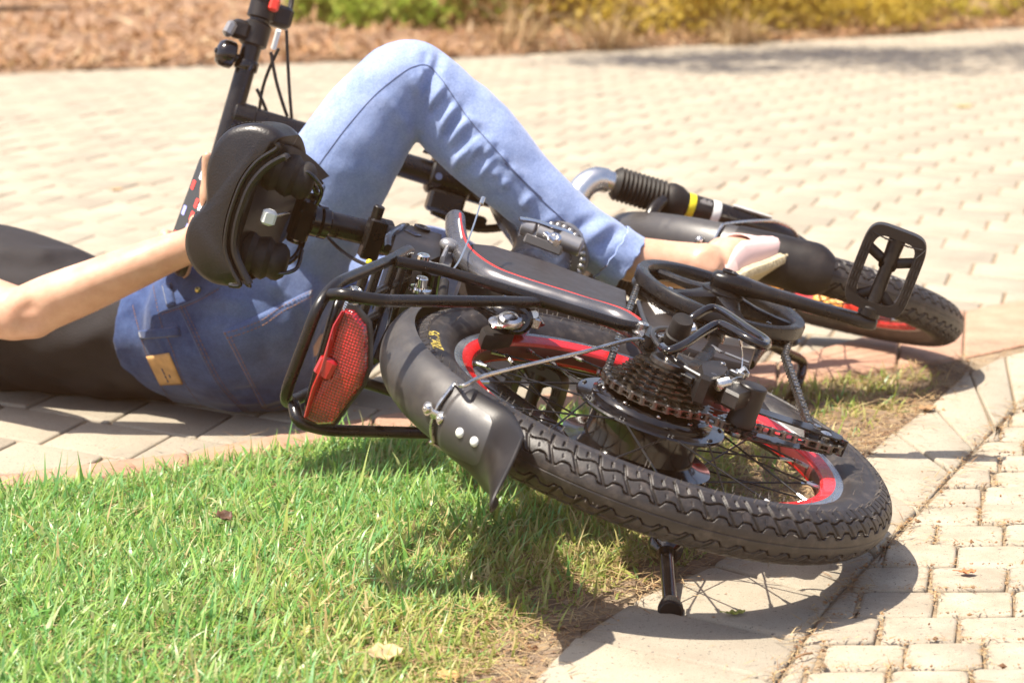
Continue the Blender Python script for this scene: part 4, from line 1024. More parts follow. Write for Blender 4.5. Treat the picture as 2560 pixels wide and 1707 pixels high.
# ------------------------------------------------------------------ kickstand and the bent leg under the frame
ks = MB(); k0 = Vector((-.005, -.052, -.082)); kc = BK('L', 522, 270, -.098); kf = BM.inverted() @ G(560, 775, .004, 'L')
kd_ = (kf - kc).normalized()
ks.tube([k0, k0.lerp(kc, .55), kc], .0085, 14); ks.lathe([(.008, -.020), (.0165, -.012), (.0185, 0), (.0165, .010), (.0105, .017), (.0095, .017)], kc, kd_, 28)
ks.tube([kc, kf], .0072, 18)
stand = ks.build('kickstand', [M['gloss']], bike, ang=40)
mb = MB(); mb.lathe([(.0085, -.014), (.0105, -.010), (.0118, -.004), (.0118, .003), (.0108, .0055), (.003, .006)], kf, kd_, 28)
for k in range(36): a = 2 * math.pi * k / 36; x_ = kd_.orthogonal().normalized(); y_ = kd_.cross(x_); c = kf + x_ * (.0118 * math.cos(a)) + y_ * (.0118 * math.sin(a)); mb.tube([c - kd_ * .004, c + kd_ * .003], .0006, 5)
mb.build('rubber_foot', [M['rubber2']], stand, ang=40)
lr = [Vector((.52, -.02, -.02)), BK('I', 1130, 440, -.02), BK('I', 1330, 520, -.045), BK('I', 1430, 570, -.06), BK('I', 1448, 640, -.07), BK('I', 1400, 790, -.085), BM.inverted() @ G(1310, 945, .0, 'I')]
MB().tube(smooth(lr, 8), .0068, 12).build('stand_leg', [M['black']], bike)

# ------------------------------------------------------------------ fork, front wheel, stem and handlebar: turned to the left
SX = Vector((.656, .763, 0)); U_ = Vector((.42, -.9075, 0)).normalized(); E1 = Vector((-U_.y, U_.x, 0))
STEER = R_(18); NN = Z3 * math.cos(STEER) + E1 * math.sin(STEER); FF = E1 * math.cos(STEER) - Z3 * math.sin(STEER)
def ST(t, f=0.0, r=0.0): return SX + U_ * t + FF * f + NN * r      # t down the steering axis, f forward, r to the right
Lm = Matrix(((FF.x, -U_.x, NN.x), (FF.y, -U_.y, NN.y), (FF.z, -U_.z, NN.z)))
axf = ST(.828, .030)
fw = build_wheel('plain', bike); fw.matrix_local = Matrix.Translation(axf) @ Lm.to_4x4() @ Matrix.Scale(.965, 4)
FI = (Matrix.Translation(axf) @ Lm.to_4x4()).inverted() @ BI
def FWP(c, x, y, z):
    o = FI @ CAMP; d = FI.to_3x3() @ ray(c, x, y); return o + d * ((z - o.z) / d.z)
for a_, b_, m_ in (((1735, 655), (1795, 672), 'amber'), ((1868, 690), (1935, 705), 'amber'), ((1940, 703), (1985, 716), 'redplastic')):
    p_, q_ = FWP('W', *a_, -.017), FWP('W', *b_, -.017); mb = MB(); mb.tube([p_, (p_ + q_) / 2, q_], .011, 10, ell=(1, .4), up=(0, 0, 1)); mb.v = [tuple(Vector(v) * (1 / .965)) for v in mb.v]
    mb.build('spoke_reflector', [M[m_]], fw)
fk = MB()
for sg in (1, -1):
    fk.tube([ST(.500, 0, sg * .062), ST(.56, 0, sg * .062)], .0150, 20, mat=0)
    pr = [(.0190, .0)]
    nb_ = 11
    for k in range(nb_):
        z = .004 + k * .0066; pr += [(.0235, z + .0012), (.0245, z + .0030), (.0200, z + .0056)]
    pr += [(.0235, .080), (.0250, .088), (.0235, .098), (.0190, .106)]
    fk.lathe(pr, ST(.530, 0, sg * .062), U_, 28, mat=1)
    fk.tube([ST(.630, 0, sg * .062), ST(.70, 0, sg * .062), ST(.76, .004, sg * .062), ST(.80, .012, sg * .060), ST(.832, .024, sg * .058)], [.0178, .0178, .0172, .0150, .0105], 24, mat=2)
    out = [(-.014, -.016), (.014, -.016), (.016, .010), (.0, .018), (-.016, .010)]
    fk.prism(out, ST(.832, .028, sg * .057), FF, -U_, .005 * 1, mat=2)
fk.tube(smooth([ST(.520, .004, .062), ST(.503, .0, .058), ST(.488, -.004, .040), ST(.480, -.006, 0), ST(.488, -.004, -.040), ST(.503, 0, -.058), ST(.520, .004, -.062)], 6), .0175, 18, mat=0, ell=(1, 1.05))
fk.tube([ST(.40), ST(.49)], .019, 20, mat=2)
fk.tube(smooth([ST(.600, -.022, .055), ST(.585, -.040, .035), ST(.580, -.046, 0), ST(.585, -.04, -.035), ST(.600, -.022, -.055)], 6), .009, 12, mat=2)
fork = fk.build('suspension_fork', [M['brushed'], M['rubber2'], M['black']], bike, ang=40)
mb = MB(); mb.lathe([(.0180, 0), (.0182, .0005), (.0182, .0095), (.0180, .010)], ST(.640, 0, .062), U_, 28, mat=0, cap=False); mb.lathe([(.0180, 0), (.0182, .0005), (.0182, .0115), (.0180, .012)], ST(.676, 0, .062), U_, 28, mat=1, cap=False)
mb.lathe([(.0178, 0), (.0180, .0005), (.0180, .0225), (.0178, .023)], ST(.652, 0, .062), U_, 28, mat=2, cap=False)
for k in range(7):
    mb.box(ST(.656 + k * .0026, -.0162, .0705), (.0008, .0012, .010 if k % 3 else .006), Lm, mat=3)
mb.build('fork_sticker', [M['yellow'], M['white'], M['plastic'], M['letters']], fork)
q = ST(.735, -.006, .079)
mb = MB(); mb.box(q, (.010, .060, .003), Lm @ Matrix.Rotation(.25, 3, 'Y'), ch=.001); mb.build('fork_label', [M['white']], fork)
# front mudguard over the top and the back of the wheel
gm = guard_shell((0, 0, 0), .2790, .033, .024, R_(68), R_(152), 70)
def to_fw(mb_): mb_.v = [tuple(axf + Lm @ Vector(v)) for v in mb_.v]; return mb_
fmg = to_fw(gm).build('mudguard', [M['fender']], bike, ang=40)
fl = guard_shell((0, 0, 0), .2812, .034, .024, R_(143), R_(172), 30, th=.0022, flare=lambda t: .010 * max(0, t - .6), wfun=lambda t: 1 + .08 * t - (0 if t < .8 else ((t - .8) / .2) ** 2 * .35))
to_fw(fl).build('mud_flap', [M['plastic']], fmg, ang=40)
of = lambda a, z, l=0.0: axf + Lm @ on_fender(R_(a), z, l, hw=.033, dep=.024, R=.2790)
mb = MB(); mb.tube(smooth([ST(.825, .028, .064), ST(.78, -.06, .066), ST(.72, -.14, .056), of(139, .033, .004), of(138.6, .022, .004), of(138.4, 0, .003), of(138.6, -.022, .004), of(139, -.033, .004), ST(.72, -.14, -.056), ST(.825, .02, -.062)], 8), .0022, 8)
mb.sphere(of(134, .0, .003), .006, 14, 8); mb.sphere(of(138.4, -.012, .003), .005, 12, 8); mb.build('mudguard_stay', [M['steel']], bike)
# steerer, folding stem with its clamp, T of the handlebar
sm_ = MB()
sm_.tube([ST(.415), ST(.33), ST(.29)], [.0225, .0225, .021], 22); sm_.tube([ST(.29), ST(.20), ST(.10), ST(-.005)], [.0175, .0172, .0168, .0165], 22)
sm_.cyl(ST(.275, 0, 0), ST(.335, 0, 0), .027, 26, ch=.003); sm_.box(ST(.305, -.018, -.036), (.030, .050, .030), Lm, ch=.004); sm_.box(ST(.335, .0, -.046), (.022, .070, .018), Lm, ch=.003)
sm_.tube(smooth([ST(.260, -.01, .026), ST(.285, -.022, .022), ST(.32, -.03, .0), ST(.36, -.02, -.02)], 6), .005, 10, ell=(.6, 1.6)); sm_.cyl(ST(.285, -.024, -.012), ST(.285, .024, -.012), .007, 14)
sm_.tube(smooth([ST(.29, -.02, -.05), ST(.36, -.01, -.055), ST(.42, 0, -.03)], 6), .006, 10)
stem = sm_.build('folding_stem', [M['black']], bike, ang=40)
for a_, b_, r_ in ((.285, -.004, .005), (.305, -.030, .004)): MB().cyl(ST(a_, -.030, b_), ST(a_, -.022, b_), r_, 12).build('stem_bolt', [M['chrome']], stem)
hb = MB(); HB = lambda r, f=0.0, t=0.0: ST(-.004 + t, f, r)
hb.tube(smooth([HB(-.20, -.012), HB(-.13, -.006), HB(-.06, 0), HB(0, 0), HB(.06, 0), HB(.16, -.004), HB(.27, -.03)], 6), .0135, 20)
hb.cyl(HB(0, 0, -.0), HB(0, 0, .03), .0185, 20, ch=.002); hbar = hb.build('handlebar', [M['black']], bike, ang=40)
for sg in (1, -1):
    mb = MB(); pr = [(.0135, 0), (.0180, .002)]
    for k in range(16): pr += [(.0172, .006 + k * .0068), (.0160, .0085 + k * .0068)]
    pr += [(.0190, .117), (.0170, .122), (.004, .122)]
    mb.lathe(pr, HB(sg * (.158 if sg > 0 else .085), -.004), (HB(sg * .27, -.03) - HB(sg * .158, -.004)), 22); mb.build('handlebar_grip', [M['rubber2']], hbar, ang=50)
# bell, shifter pod, brake lever clamp, red switch on the upper half of the bar
bl = MB(); q = HB(.072, -.010, -.0); cb_ = P(548, 118, 0, 'W')
bc = HB(.074, -.004, -.026); bn = (bc - HB(.074)).normalized()
bl.lathe([(.0165, 0), (.0185, .002), (.0190, .010), (.0180, .017), (.0140, .0225), (.006, .0250), (.0035, .0250), (.0035, .0270), (.001, .0275)], bc - bn * .006, bn, 28); bl.lathe([(.0150, -.006), (.0165, -.004), (.0165, .006), (.0150, .008)], HB(.066), NN, 24)
bl.tube([HB(.070), bc], .006, 10); bl.build('bell', [M['gloss']], hbar, ang=40)
pod = MB(); pod.lathe([(.0150, -.018), (.0195, -.015), (.0195, .012), (.0150, .016)], HB(.112), NN, 24); pod.box(HB(.110, -.010, -.022), (.022, .026, .026), Lm, ch=.005); pod.build('shifter', [M['plastic']], hbar, ang=40)
mb = MB(); mb.box(HB(.106, -.015, -.036), (.024, .014, .022), Lm @ Matrix.Rotation(.2, 3, 'X'), ch=.004); mb.build('shifter_window', [M['silverpaint']], hbar, ang=40)
lv = MB(); lv.lathe([(.0145, -.014), (.0185, -.012), (.0185, .012), (.0145, .014)], HB(.146), NN, 24); lv.box(HB(.146, .012, .026), (.026, .034, .030), Lm, ch=.005)
lv.tube(smooth([HB(.140, .02, .034), HB(.165, .05, .040), HB(.21, .055, .034), HB(.26, .05, .026), HB(.285, .056, .02)], 6), .0055, 10, ell=(1.4, .7)); lv.build('brake_lever', [M['plastic']], hbar, ang=40)
mb = MB(); mb.box(HB(.154, -.018, .012), (.016, .014, .018), Lm, ch=.003); mb.build('switch_button', [M['redplastic']], hbar)
mb = MB(); mb.lathe([(.0150, -.012), (.0200, -.010), (.0200, .010), (.0150, .012)], HB(.166), NN, 24); mb.build('switch_housing', [M['plastic']], hbar)
cb2 = MB()
for pts in ([(640, 112, .735), (618, 160, .74), (603, 205, .745), (596, 250, .75)], [(622, 120, .735), (634, 185, .74), (650, 240, .745), (660, 268, .75)], [(658, 70, .72), (661, 140, .73), (665, 210, .74), (670, 272, .75)], [(590, 205, .74), (606, 240, .745), (616, 268, .75)]):
    cb2.tube(smooth([BI @ P(*q) for q in pts], 8), .0024, 8)
cb2.build('control_cable', [M['cable']], bike)
mb = MB(); a, b = BI @ P(640, 70, .69), BI @ P(628, 112, .70); mb.cyl(a, b, .0036, 10); mb.build('cable_ferrule', [M['white']], hbar)

# ================================================================== THE PERSON
from mathutils.bvhtree import BVHTree
def remesh(mb, name, voxel, it=6, mats=None, parent=None, lam=.5):
    me = bpy.data.meshes.new('tmp'); me.from_pydata(mb.v, [], mb.f)
    bm = bmesh.new(); bm.from_mesh(me); bmesh.ops.recalc_face_normals(bm, faces=bm.faces[:]); bmesh.ops.triangulate(bm, faces=[f for f in bm.faces if len(f.verts) > 4]); bm.to_mesh(me); bm.free()
    o = bpy.data.objects.new('tmp', me); col.objects.link(o)
    m = o.modifiers.new('r', 'REMESH'); m.mode = 'VOXEL'; m.voxel_size = voxel
    s_ = o.modifiers.new('s', 'SMOOTH'); s_.factor = lam; s_.iterations = it
    dg = bpy.context.evaluated_depsgraph_get(); dg.update()
    out = bpy.data.meshes.new_from_object(o.evaluated_get(dg)); out.name = name
    col.objects.unlink(o); bpy.data.objects.remove(o); bpy.data.meshes.remove(me)
    out.materials.clear()
    for q in mats: out.materials.append(q)
    out.polygons.foreach_set('use_smooth', [True] * len(out.polygons)); out.polygons.foreach_set('material_index', [0] * len(out.polygons))
    return link(name, out, parent)
def get_co(o):
    a = np.empty(len(o.data.vertices) * 3, np.float32); o.data.vertices.foreach_get('co', a); return a.reshape(-1, 3).astype(float)
def set_co(o, a): o.data.vertices.foreach_set('co', np.ascontiguousarray(a, np.float32).ravel()); o.data.update()
def get_no(o):
    a = np.empty(len(o.data.vertices) * 3, np.float32); o.data.vertices.foreach_get('normal', a); return a.reshape(-1, 3).astype(float)
def limb(mb, nodes, seg=28, up=(0, 1, 0), n=6):
    """nodes: (point, half-width across 'up', half-width along 'up')"""
    c = smooth([q[0] for q in nodes], n); ra = smooth([Vector((q[1], q[2], 0)) for q in nodes], n); T, fr = frames(c, up=up); rg = []
    for i, p in enumerate(c):
        u, v = fr[i]; rg.append([p + u * (ra[i].y * math.cos(2 * math.pi * a / seg)) + v * (ra[i].x * math.sin(2 * math.pi * a / seg)) for a in range(seg)])
    # rounded ends
    for e, s_ in ((0, -1), (-1, 1)):
        k = 0 if e == 0 else len(c) - 1; p = c[k]; ring = rg[e]; cap = [p + (q - p) * .55 + T[k] * (s_ * min(ra[k].x, ra[k].y) * .55) for q in ring]
        rg = [cap] + rg if e == 0 else rg + [cap]
    return mb.rings(rg)
def ringbody(mb, rings_, e=2.3, seg=40, n=5):
    """rings: (centre, front half vector, right half vector)"""
    cs_ = smooth([r[0] for r in rings_], n); f_ = smooth([r[1] for r in rings_], n); r_ = smooth([r[2] for r in rings_], n); out = []
    for c, f, r in zip(cs_, f_, r_):
        q = []
        for k in range(seg):
            a = 2 * math.pi * k / seg; ca, sa = math.cos(a), math.sin(a)
            q.append(c + f * math.copysign(abs(ca) ** (2 / e), ca) + r * math.copysign(abs(sa) ** (2 / e), sa))
        out.append(q)
    return mb.rings(out)
def px(r, Y): return r * 1.08844 * (Y + 2.4) / FPX * 1.005      # a half-width in photograph pixels at depth Y, in metres
person = empty('person', (-.40, .66, 0)); tag(person, 'person in blue jeans and black top lying beside the fallen bicycle with one knee raised', 'person')
PI_ = Matrix.Translation(Vector((.40, -.66, 0)))
def to_person(o): 
    o.parent = person; o.matrix_parent_inverse = PI_; return o
HD = Vector((-.92, .39, 0)).normalized(); ROLL = R_(25); r0 = Vector((0, 0, 1)).cross(HD)
RT = r0 * math.cos(ROLL) + Vector((0, 0, 1)) * math.sin(ROLL); FT = Vector((0, 0, 1)) * math.cos(ROLL) - r0 * math.sin(ROLL)
hipc = P(566, 772, .64); wst = P(372, 783, .69)
KY = .58
def jeans_shape(k=1.0, body=False):
    mb = MB(); g = 0 if not body else -.006
    rr = [(wst + HD * (.05 if body else 0.0), FT * (.078 + g * (2.6 if body else 1)), RT * (.126 + g * (2.6 if body else 1))), (wst - HD * .05 + Vector((0, 0, .004)), FT * (.084 + g), RT * (.140 + g)), (hipc + HD * .055, FT * (.097 + g), RT * (.158 + g)), (hipc - HD * .01, FT * (.102 + g), RT * (.166 + g)), (hipc - HD * .075 + Vector((0, 0, .01)), FT * (.094 + g), RT * (.155 + g)), (hipc - HD * .125 + Vector((0, 0, .02)), FT * (.060 + g), RT * (.11 + g))]
    ringbody(mb, rr)
    hipR = hipc + RT * .080 - HD * .05 + FT * .012; Y = KY
    nodes = [(hipR, .088, .088), (P(655, 615, .61), px(140, .6), .082), (P(728, 482, .595), px(129, .6), .078), (P(812, 338, KY), px(119, .6), .070), (P(880, 240, KY), px(106, .6), .063), (P(930, 185, KY), px(93, .6), .058), (P(975, 196, KY), px(86, .6), .054), (P(1020, 245, KY), px(94, .6), .053), (P(1058, 284, KY), px(100, .6), .055), (P(1120, 345, .57), px(97, .6), .055), (P(1185, 411, .565), px(85, .6), .050), (P(1255, 474, .56), px(77, .6), .045), (P(1320, 524, .56), px(70, .6), .042), (P(1385, 566, .56), px(66, .6), .040), (P(1416, 588, .56), px(65, .6), .039)]
    if body: nodes = [(a + (Vector((0, .006, 0)) if 3 < i < 9 else Vector()), max(b - .014, .03), max(c - .014, .03)) for i, (a, b, c) in enumerate(nodes[:-3])] + [(P(1340, 540, .56), .033, .033), (P(1440, 590, .56), .0305, .030), (P(1520, 604, .56), .030, .028), (P(1588, 612, .56), .031, .030), (P(1625, 618, .56), .029, .029)]
    limb(mb, nodes)
    hipL = hipc - RT * .080 - HD * .05 + FT * .005
    kn = Vector((-.125, .80, .162)); an = Vector((-.04, .95, .06))
    nodesL = [(hipL, .086, .086), (hipL.lerp(kn, .35) + Vector((0, .01, .01)), .080, .080), (hipL.lerp(kn, .75), .066, .066), (kn, .060, .060), (kn.lerp(an, .15) + Vector((.03, -.005, .0)), .056, .056), (kn.lerp(an, .45) + Vector((.02, 0, 0)), .056, .056), (an, .040, .040)]
    if body: nodesL = [(a, b - .007, c - .007) for a, b, c in nodesL] + [(an + Vector((.02, .02, -.005)), .03, .03)]
    limb(mb, nodesL, up=(0, .3, 1))
    return mb
# ---- body: one continuous skin
bd = jeans_shape(body=True)
tor = [(wst - HD * .02, FT * .074, RT * .120), (wst + HD * .06, FT * .078, RT * .122), (wst + HD * .15 + Vector((0, 0, .016)), FT * .092, RT * .135), (wst + HD * .25 + Vector((0, 0, .024)), FT * .104, RT * .146), (wst + HD * .33 + Vector((0, 0, .026)), FT * .094, RT * .155), (wst + HD * .40 + Vector((0, 0, .024)), FT * .065, RT * .150), (wst + HD * .43 + Vector((0, 0, .022)), FT * .045, RT * .10)]
ringbody(bd, [(c, f - f.normalized() * .009, r - r.normalized() * .009) for c, f, r in tor])
nk = wst + HD * .42 + Vector((0, 0, .024)); hd = wst + HD * .60 + Vector((0, 0, .045))
limb(bd, [(nk, .054, .050), (nk + HD * .05, .050, .048), (hd - HD * .06 - FT * .01, .052, .050)])
Rh = Matrix((RT, FT, HD)).transposed()
bd.sphere(hd, .108, 28, 20, sc=(.70, .86, 1.0), rot=Rh); bd.sphere(hd - HD * .055 + FT * .035, .060, 20, 14, sc=(.85, .8, .95), rot=Rh)      # skull and jaw
bd.sphere(hd - HD * .022 + FT * .098, .016, 12, 8, sc=(.8, 1.0, 1.3), rot=Rh); bd.sphere(hd - HD * .052 + FT * .084, .012, 12, 8, sc=(1.7, .8, .6), rot=Rh); bd.sphere(hd - HD * .082 + FT * .076, .017, 12, 8, rot=Rh)
for sg in (1, -1):
    bd.sphere(hd + RT * (sg * .076) - HD * .012, .028, 12, 8, sc=(.3, .6, 1.0), rot=Rh); bd.sphere(hd + RT * (sg * .032) + HD * .004 + FT * .082, .014, 12, 8, rot=Rh)
# right arm across the waist
shR = wst + HD * .365 + RT * .150 + Vector((0, 0, .02)); elb = P(40, 722, .50); wri = P(440, 562, .455)
limb(bd, [(shR, .052, .055), (shR.lerp(elb, .35) + Vector((0, -.01, 0)), .046, .046), (shR.lerp(elb, .75), .040, .040), (elb, px(63, .5), .036)], n=8)
limb(bd, [(elb + (elb - wri).normalized() * .01, px(58, .5), .033), (P(110, 695, .495), px(63, .5), .036), (P(200, 660, .485), px(60, .48), .035), (P(300, 618, .475), px(53, .47), .031), (P(380, 585, .465), px(46, .46), .026), (wri, px(41, .455), .023), (P(470, 540, .45), px(40, .45), .0225)], n=8)
# left arm along the far side
shL = wst + HD * .365 - RT * .150 + Vector((0, 0, .03)); elL = Vector((-.70, .99, .05)); wrL = Vector((-.52, 1.06, .035))
limb(bd, [(shL, .048, .048), (shL.lerp(elL, .5), .042, .042), (elL, .036, .036)], n=6); limb(bd, [(elL, .036, .036), (elL.lerp(wrL, .4), .036, .036), (wrL, .024, .022)], n=6)
limb(bd, [(wrL, .024, .018), (wrL + Vector((.05, .01, -.006)), .036, .016), (wrL + Vector((.085, .012, -.010)), .036, .013)], up=(0, 0, 1))
for k in range(4): b_ = wrL + Vector((.085, -.018 + k * .021, -.010)); limb(bd, [(b_, .0095, .009), (b_ + Vector((.04 + .006 * (k in (1, 2)), 0, .004)), .0088, .0085), (b_ + Vector((.066 + .010 * (k in (1, 2)), 0, -.008)), .0075, .0075)], seg=10, up=(0, 0, 1), n=4)
b_ = wrL + Vector((.03, -.028, -.004)); limb(bd, [(b_, .012, .011), (b_ + Vector((.028, -.020, .0)), .0105, .010), (b_ + Vector((.052, -.030, -.006)), .0085, .008)], seg=10, up=(0, 0, 1), n=4)
# ---- the phone and the right hand round it
ph_c = P(443, 496, .500); pL = Vector((.36, .05, .93)).normalized(); pN = Vector((-.85, -.44, .30)); pN = (pN - pL * pN.dot(pL)).normalized(); pW = pL.cross(pN).normalized()   # long axis, screen normal, width axis
PH = lambda a, b, c: ph_c + pW * a + pL * b + pN * c
palm0 = P(462, 545, .46)
limb(bd, [(palm0, .024, .021), (palm0.lerp(PH(.0, -.02, -.022), .5), .034, .018), (PH(.0, -.016, -.022), .038, .016), (PH(0, .012, -.021), .036, .013)], up=tuple(pN), n=5)
sgw = 1 if pW.y > 0 else -1                                # far edge of the phone
for k, (L1, ro) in enumerate(((.034, -.078), (.033, -.064), (.026, -.050))):
    b_ = PH(sgw * .012, ro + .004, -.020)
    limb(bd, [(b_, .0098, .0095), (PH(sgw * .040, ro + .008, -.017), .0093, .009), (PH(sgw * .0465, ro + .010, -.002), .0088, .0085), (PH(sgw * .040, ro + .011, .0115), .0080, .0078), (PH(sgw * .026, ro + .011, .0135), .0070, .0068)], seg=12, up=tuple(pL), n=5)
limb(bd, [(PH(-sgw * .022, .004, -.021), .0115, .0105), (P(474, 462, .478), .0098, .0095), (P(477, 412, .476), .0090, .0088), (P(477, 374, .472), .0084, .0080), (P(476, 354, .469), .0072, .007)], seg=12, up=tuple(pN), n=5)
limb(bd, [(PH(-sgw * .018, -.040, -.018), .0145, .013), (PH(-sgw * .038, -.026, -.013), .0125, .0115), (PH(-sgw * .0445, -.010, .000), .0105, .010), (PH(-sgw * .036, .002, .0120), .0088, .0085)], seg=12, up=tuple(pN), n=5)
# feet
def foot(mb, heel, toe, upv, g=0.0, rub=0):
    ax_ = (toe - heel); Lf = ax_.length; ax_.normalize(); upv = (upv - ax_ * upv.dot(ax_)).normalized(); sd = ax_.cross(upv); rg = []
    for t, hw, hh, zc in ((-.03, .018, .014, .020), (.0, .028, .024, .026), (.10, .031, .030, .032), (.25, .031, .033, .036), (.42, .033, .029, .033), (.60, .039, .023, .026), (.76, .044, .020, .023), (.90, .038, .015, .018), (.98, .024, .011, .015), (1.02, .010, .007, .013)):
        c = heel + ax_ * (Lf * t) + upv * zc; rg.append([c + sd * ((hw + g) * math.cos(2 * math.pi * k / 24)) + upv * ((hh + g) * math.sin(2 * math.pi * k / 24)) for k in range(24)])
    mb.rings(rg); return ax_, upv, sd
heelR = P(1668, 664, .545); toeR = P(1785, 622, .690); upR = Vector((-.62, .02, .78)).normalized()
foot(bd, heelR, toeR, upR); limb(bd, [(P(1560, 608, .56), .030, .029), (P(1612, 612, .56), .030, .030), (heelR + upR * .042, .029, .028)])
an_L = Vector((-.04, .95, .06)); heelL = Vector((-.01, .985, .018)); toeL = Vector((.10, 1.17, .018)); foot(bd, heelL, toeL, Vector((0, 0, 1))); limb(bd, [(an_L, .031, .031), (heelL + Vector((-.004, -.004, .045)), .03, .03)])
M['skin'] = mat('skin', (.58, .335, .225), .46, var=.06, vscale=38, bump=.12, bscale=420, alt=(.66, .41, .285), sss=.10, rvar=.06)
t_ = M['skin'].node_tree; b_s = t_.nodes['Principled BSDF']; src = b_s.inputs['Base Color'].links[0].from_socket
n_s = t_.nodes.new('ShaderNodeTexNoise'); n_s.inputs['Scale'].default_value = 11; n_s.inputs['Detail'].default_value = 8; n_s.inputs['Roughness'].default_value = .72; tc_s = t_.nodes.new('ShaderNodeTexCoord'); t_.links.new(tc_s.outputs['Object'], n_s.inputs['Vector'])
r_s = t_.nodes.new('ShaderNodeValToRGB'); r_s.color_ramp.elements[0].color = (.80, .66, .60, 1); r_s.color_ramp.elements[1].color = (1.10, 1.10, 1.08, 1); r_s.color_ramp.elements[0].position = .32; r_s.color_ramp.elements[1].position = .66; t_.links.new(n_s.outputs[0], r_s.inputs[0])
m_s = t_.nodes.new('ShaderNodeMix'); m_s.data_type = 'RGBA'; m_s.blend_type = 'MULTIPLY'; m_s.inputs[0].default_value = .75; t_.links.new(src, m_s.inputs[6]); t_.links.new(r_s.outputs[0], m_s.inputs[7]); t_.links.new(m_s.outputs[2], b_s.inputs['Base Color'])
body = to_person(remesh(bd, 'body', .0036, 7, [M['skin']]))
a = get_co(body); a[:, 2] = np.maximum(a[:, 2], .0035); set_co(body, a)
bvb = None
def press(o, c, pts, amp, sig):
    me = o.data; vs = get_co(o); no = get_no(o); bv_ = BVHTree.FromPolygons([Vector(v) for v in vs], [tuple(p.vertices) for p in me.polygons])
    for pt, am, sg_ in zip(pts, amp, sig):
        q = []
        for x, y in pt:
            h = bv_.ray_cast(CAMP, ray(c, x, y).normalized())
            if h[0] is not None: q.append(h[0])
        if len(q) < 2: continue
        q = smooth(q, 5); best = np.full(len(vs), 9.0)
        for i in range(len(q) - 1):
            a_, b_ = np.array(q[i]), np.array(q[i + 1]); ab = b_ - a_; tt = np.clip(((vs - a_) @ ab) / (ab @ ab + 1e-12), 0, 1); best = np.minimum(best, np.linalg.norm(vs - a_ - tt[:, None] * ab, axis=1))
        vs = vs + no * (am * np.exp(-(best / sg_) ** 2 / 2))[:, None]
    set_co(o, vs)
# elbow: bony point, the creases beside it, the long muscle of the forearm
press(body, 'M', [[(200, 730), (215, 790)], [(290, 880), (250, 860)], [(330, 600), (600, 520), (850, 430)], [(180, 700), (130, 760), (160, 820)], [(420, 760), (560, 700), (740, 610)]], [-.004, .005, .003, -.003, -.002], [.010, .012, .016, .007, .012])
for sg in (1, -1):
    mb = MB(); mb.sphere(hd + RT * (sg * .032) + HD * .006 + FT * .0875, .0105, 14, 10, mat=0, rot=Rh); mb.sphere(hd + RT * (sg * .032) + HD * .006 + FT * .094, .0055, 12, 8, mat=1, rot=Rh); to_person(mb.build('eye', [M['white'], M['leather']]))
mb = MB(); mb.sphere(hd - HD * .053 + FT * .093, .010, 14, 8, sc=(2.0, .45, .55), rot=Rh); M['lips'] = mat('lips', (.48, .16, .13), .45); to_person(mb.build('lips', M['lips']))
mb = MB(); mb.sphere(hd + HD * .012 - FT * .016, .116, 28, 20, sc=(.76, .84, .98), rot=Rh)
for k in range(26):
    an = -1.5 + 3.0 * k / 25; s0 = hd + RT * (.08 * math.sin(an)) + HD * (.05 * math.cos(an)) - FT * .03
    mb.tube(smooth([s0, s0 + HD * .10 + RT * .05 * math.sin(an) - FT * .05, Vector((s0.x - .20 + .02 * math.sin(k * 5), s0.y + .10 * math.sin(an) + .06, .02)), Vector((s0.x - .34 + .05 * math.sin(k * 3), s0.y + .18 * math.sin(an) + .10, .010))], 6), [.014] * 12 + [.010] * 5 + [.004] * 4, 8)
M['hair'] = mat('brown_hair', (.045, .024, .014), .38, var=.4, vscale=120, bump=.4, bscale=150); to_person(mb.build('hair', M['hair']))

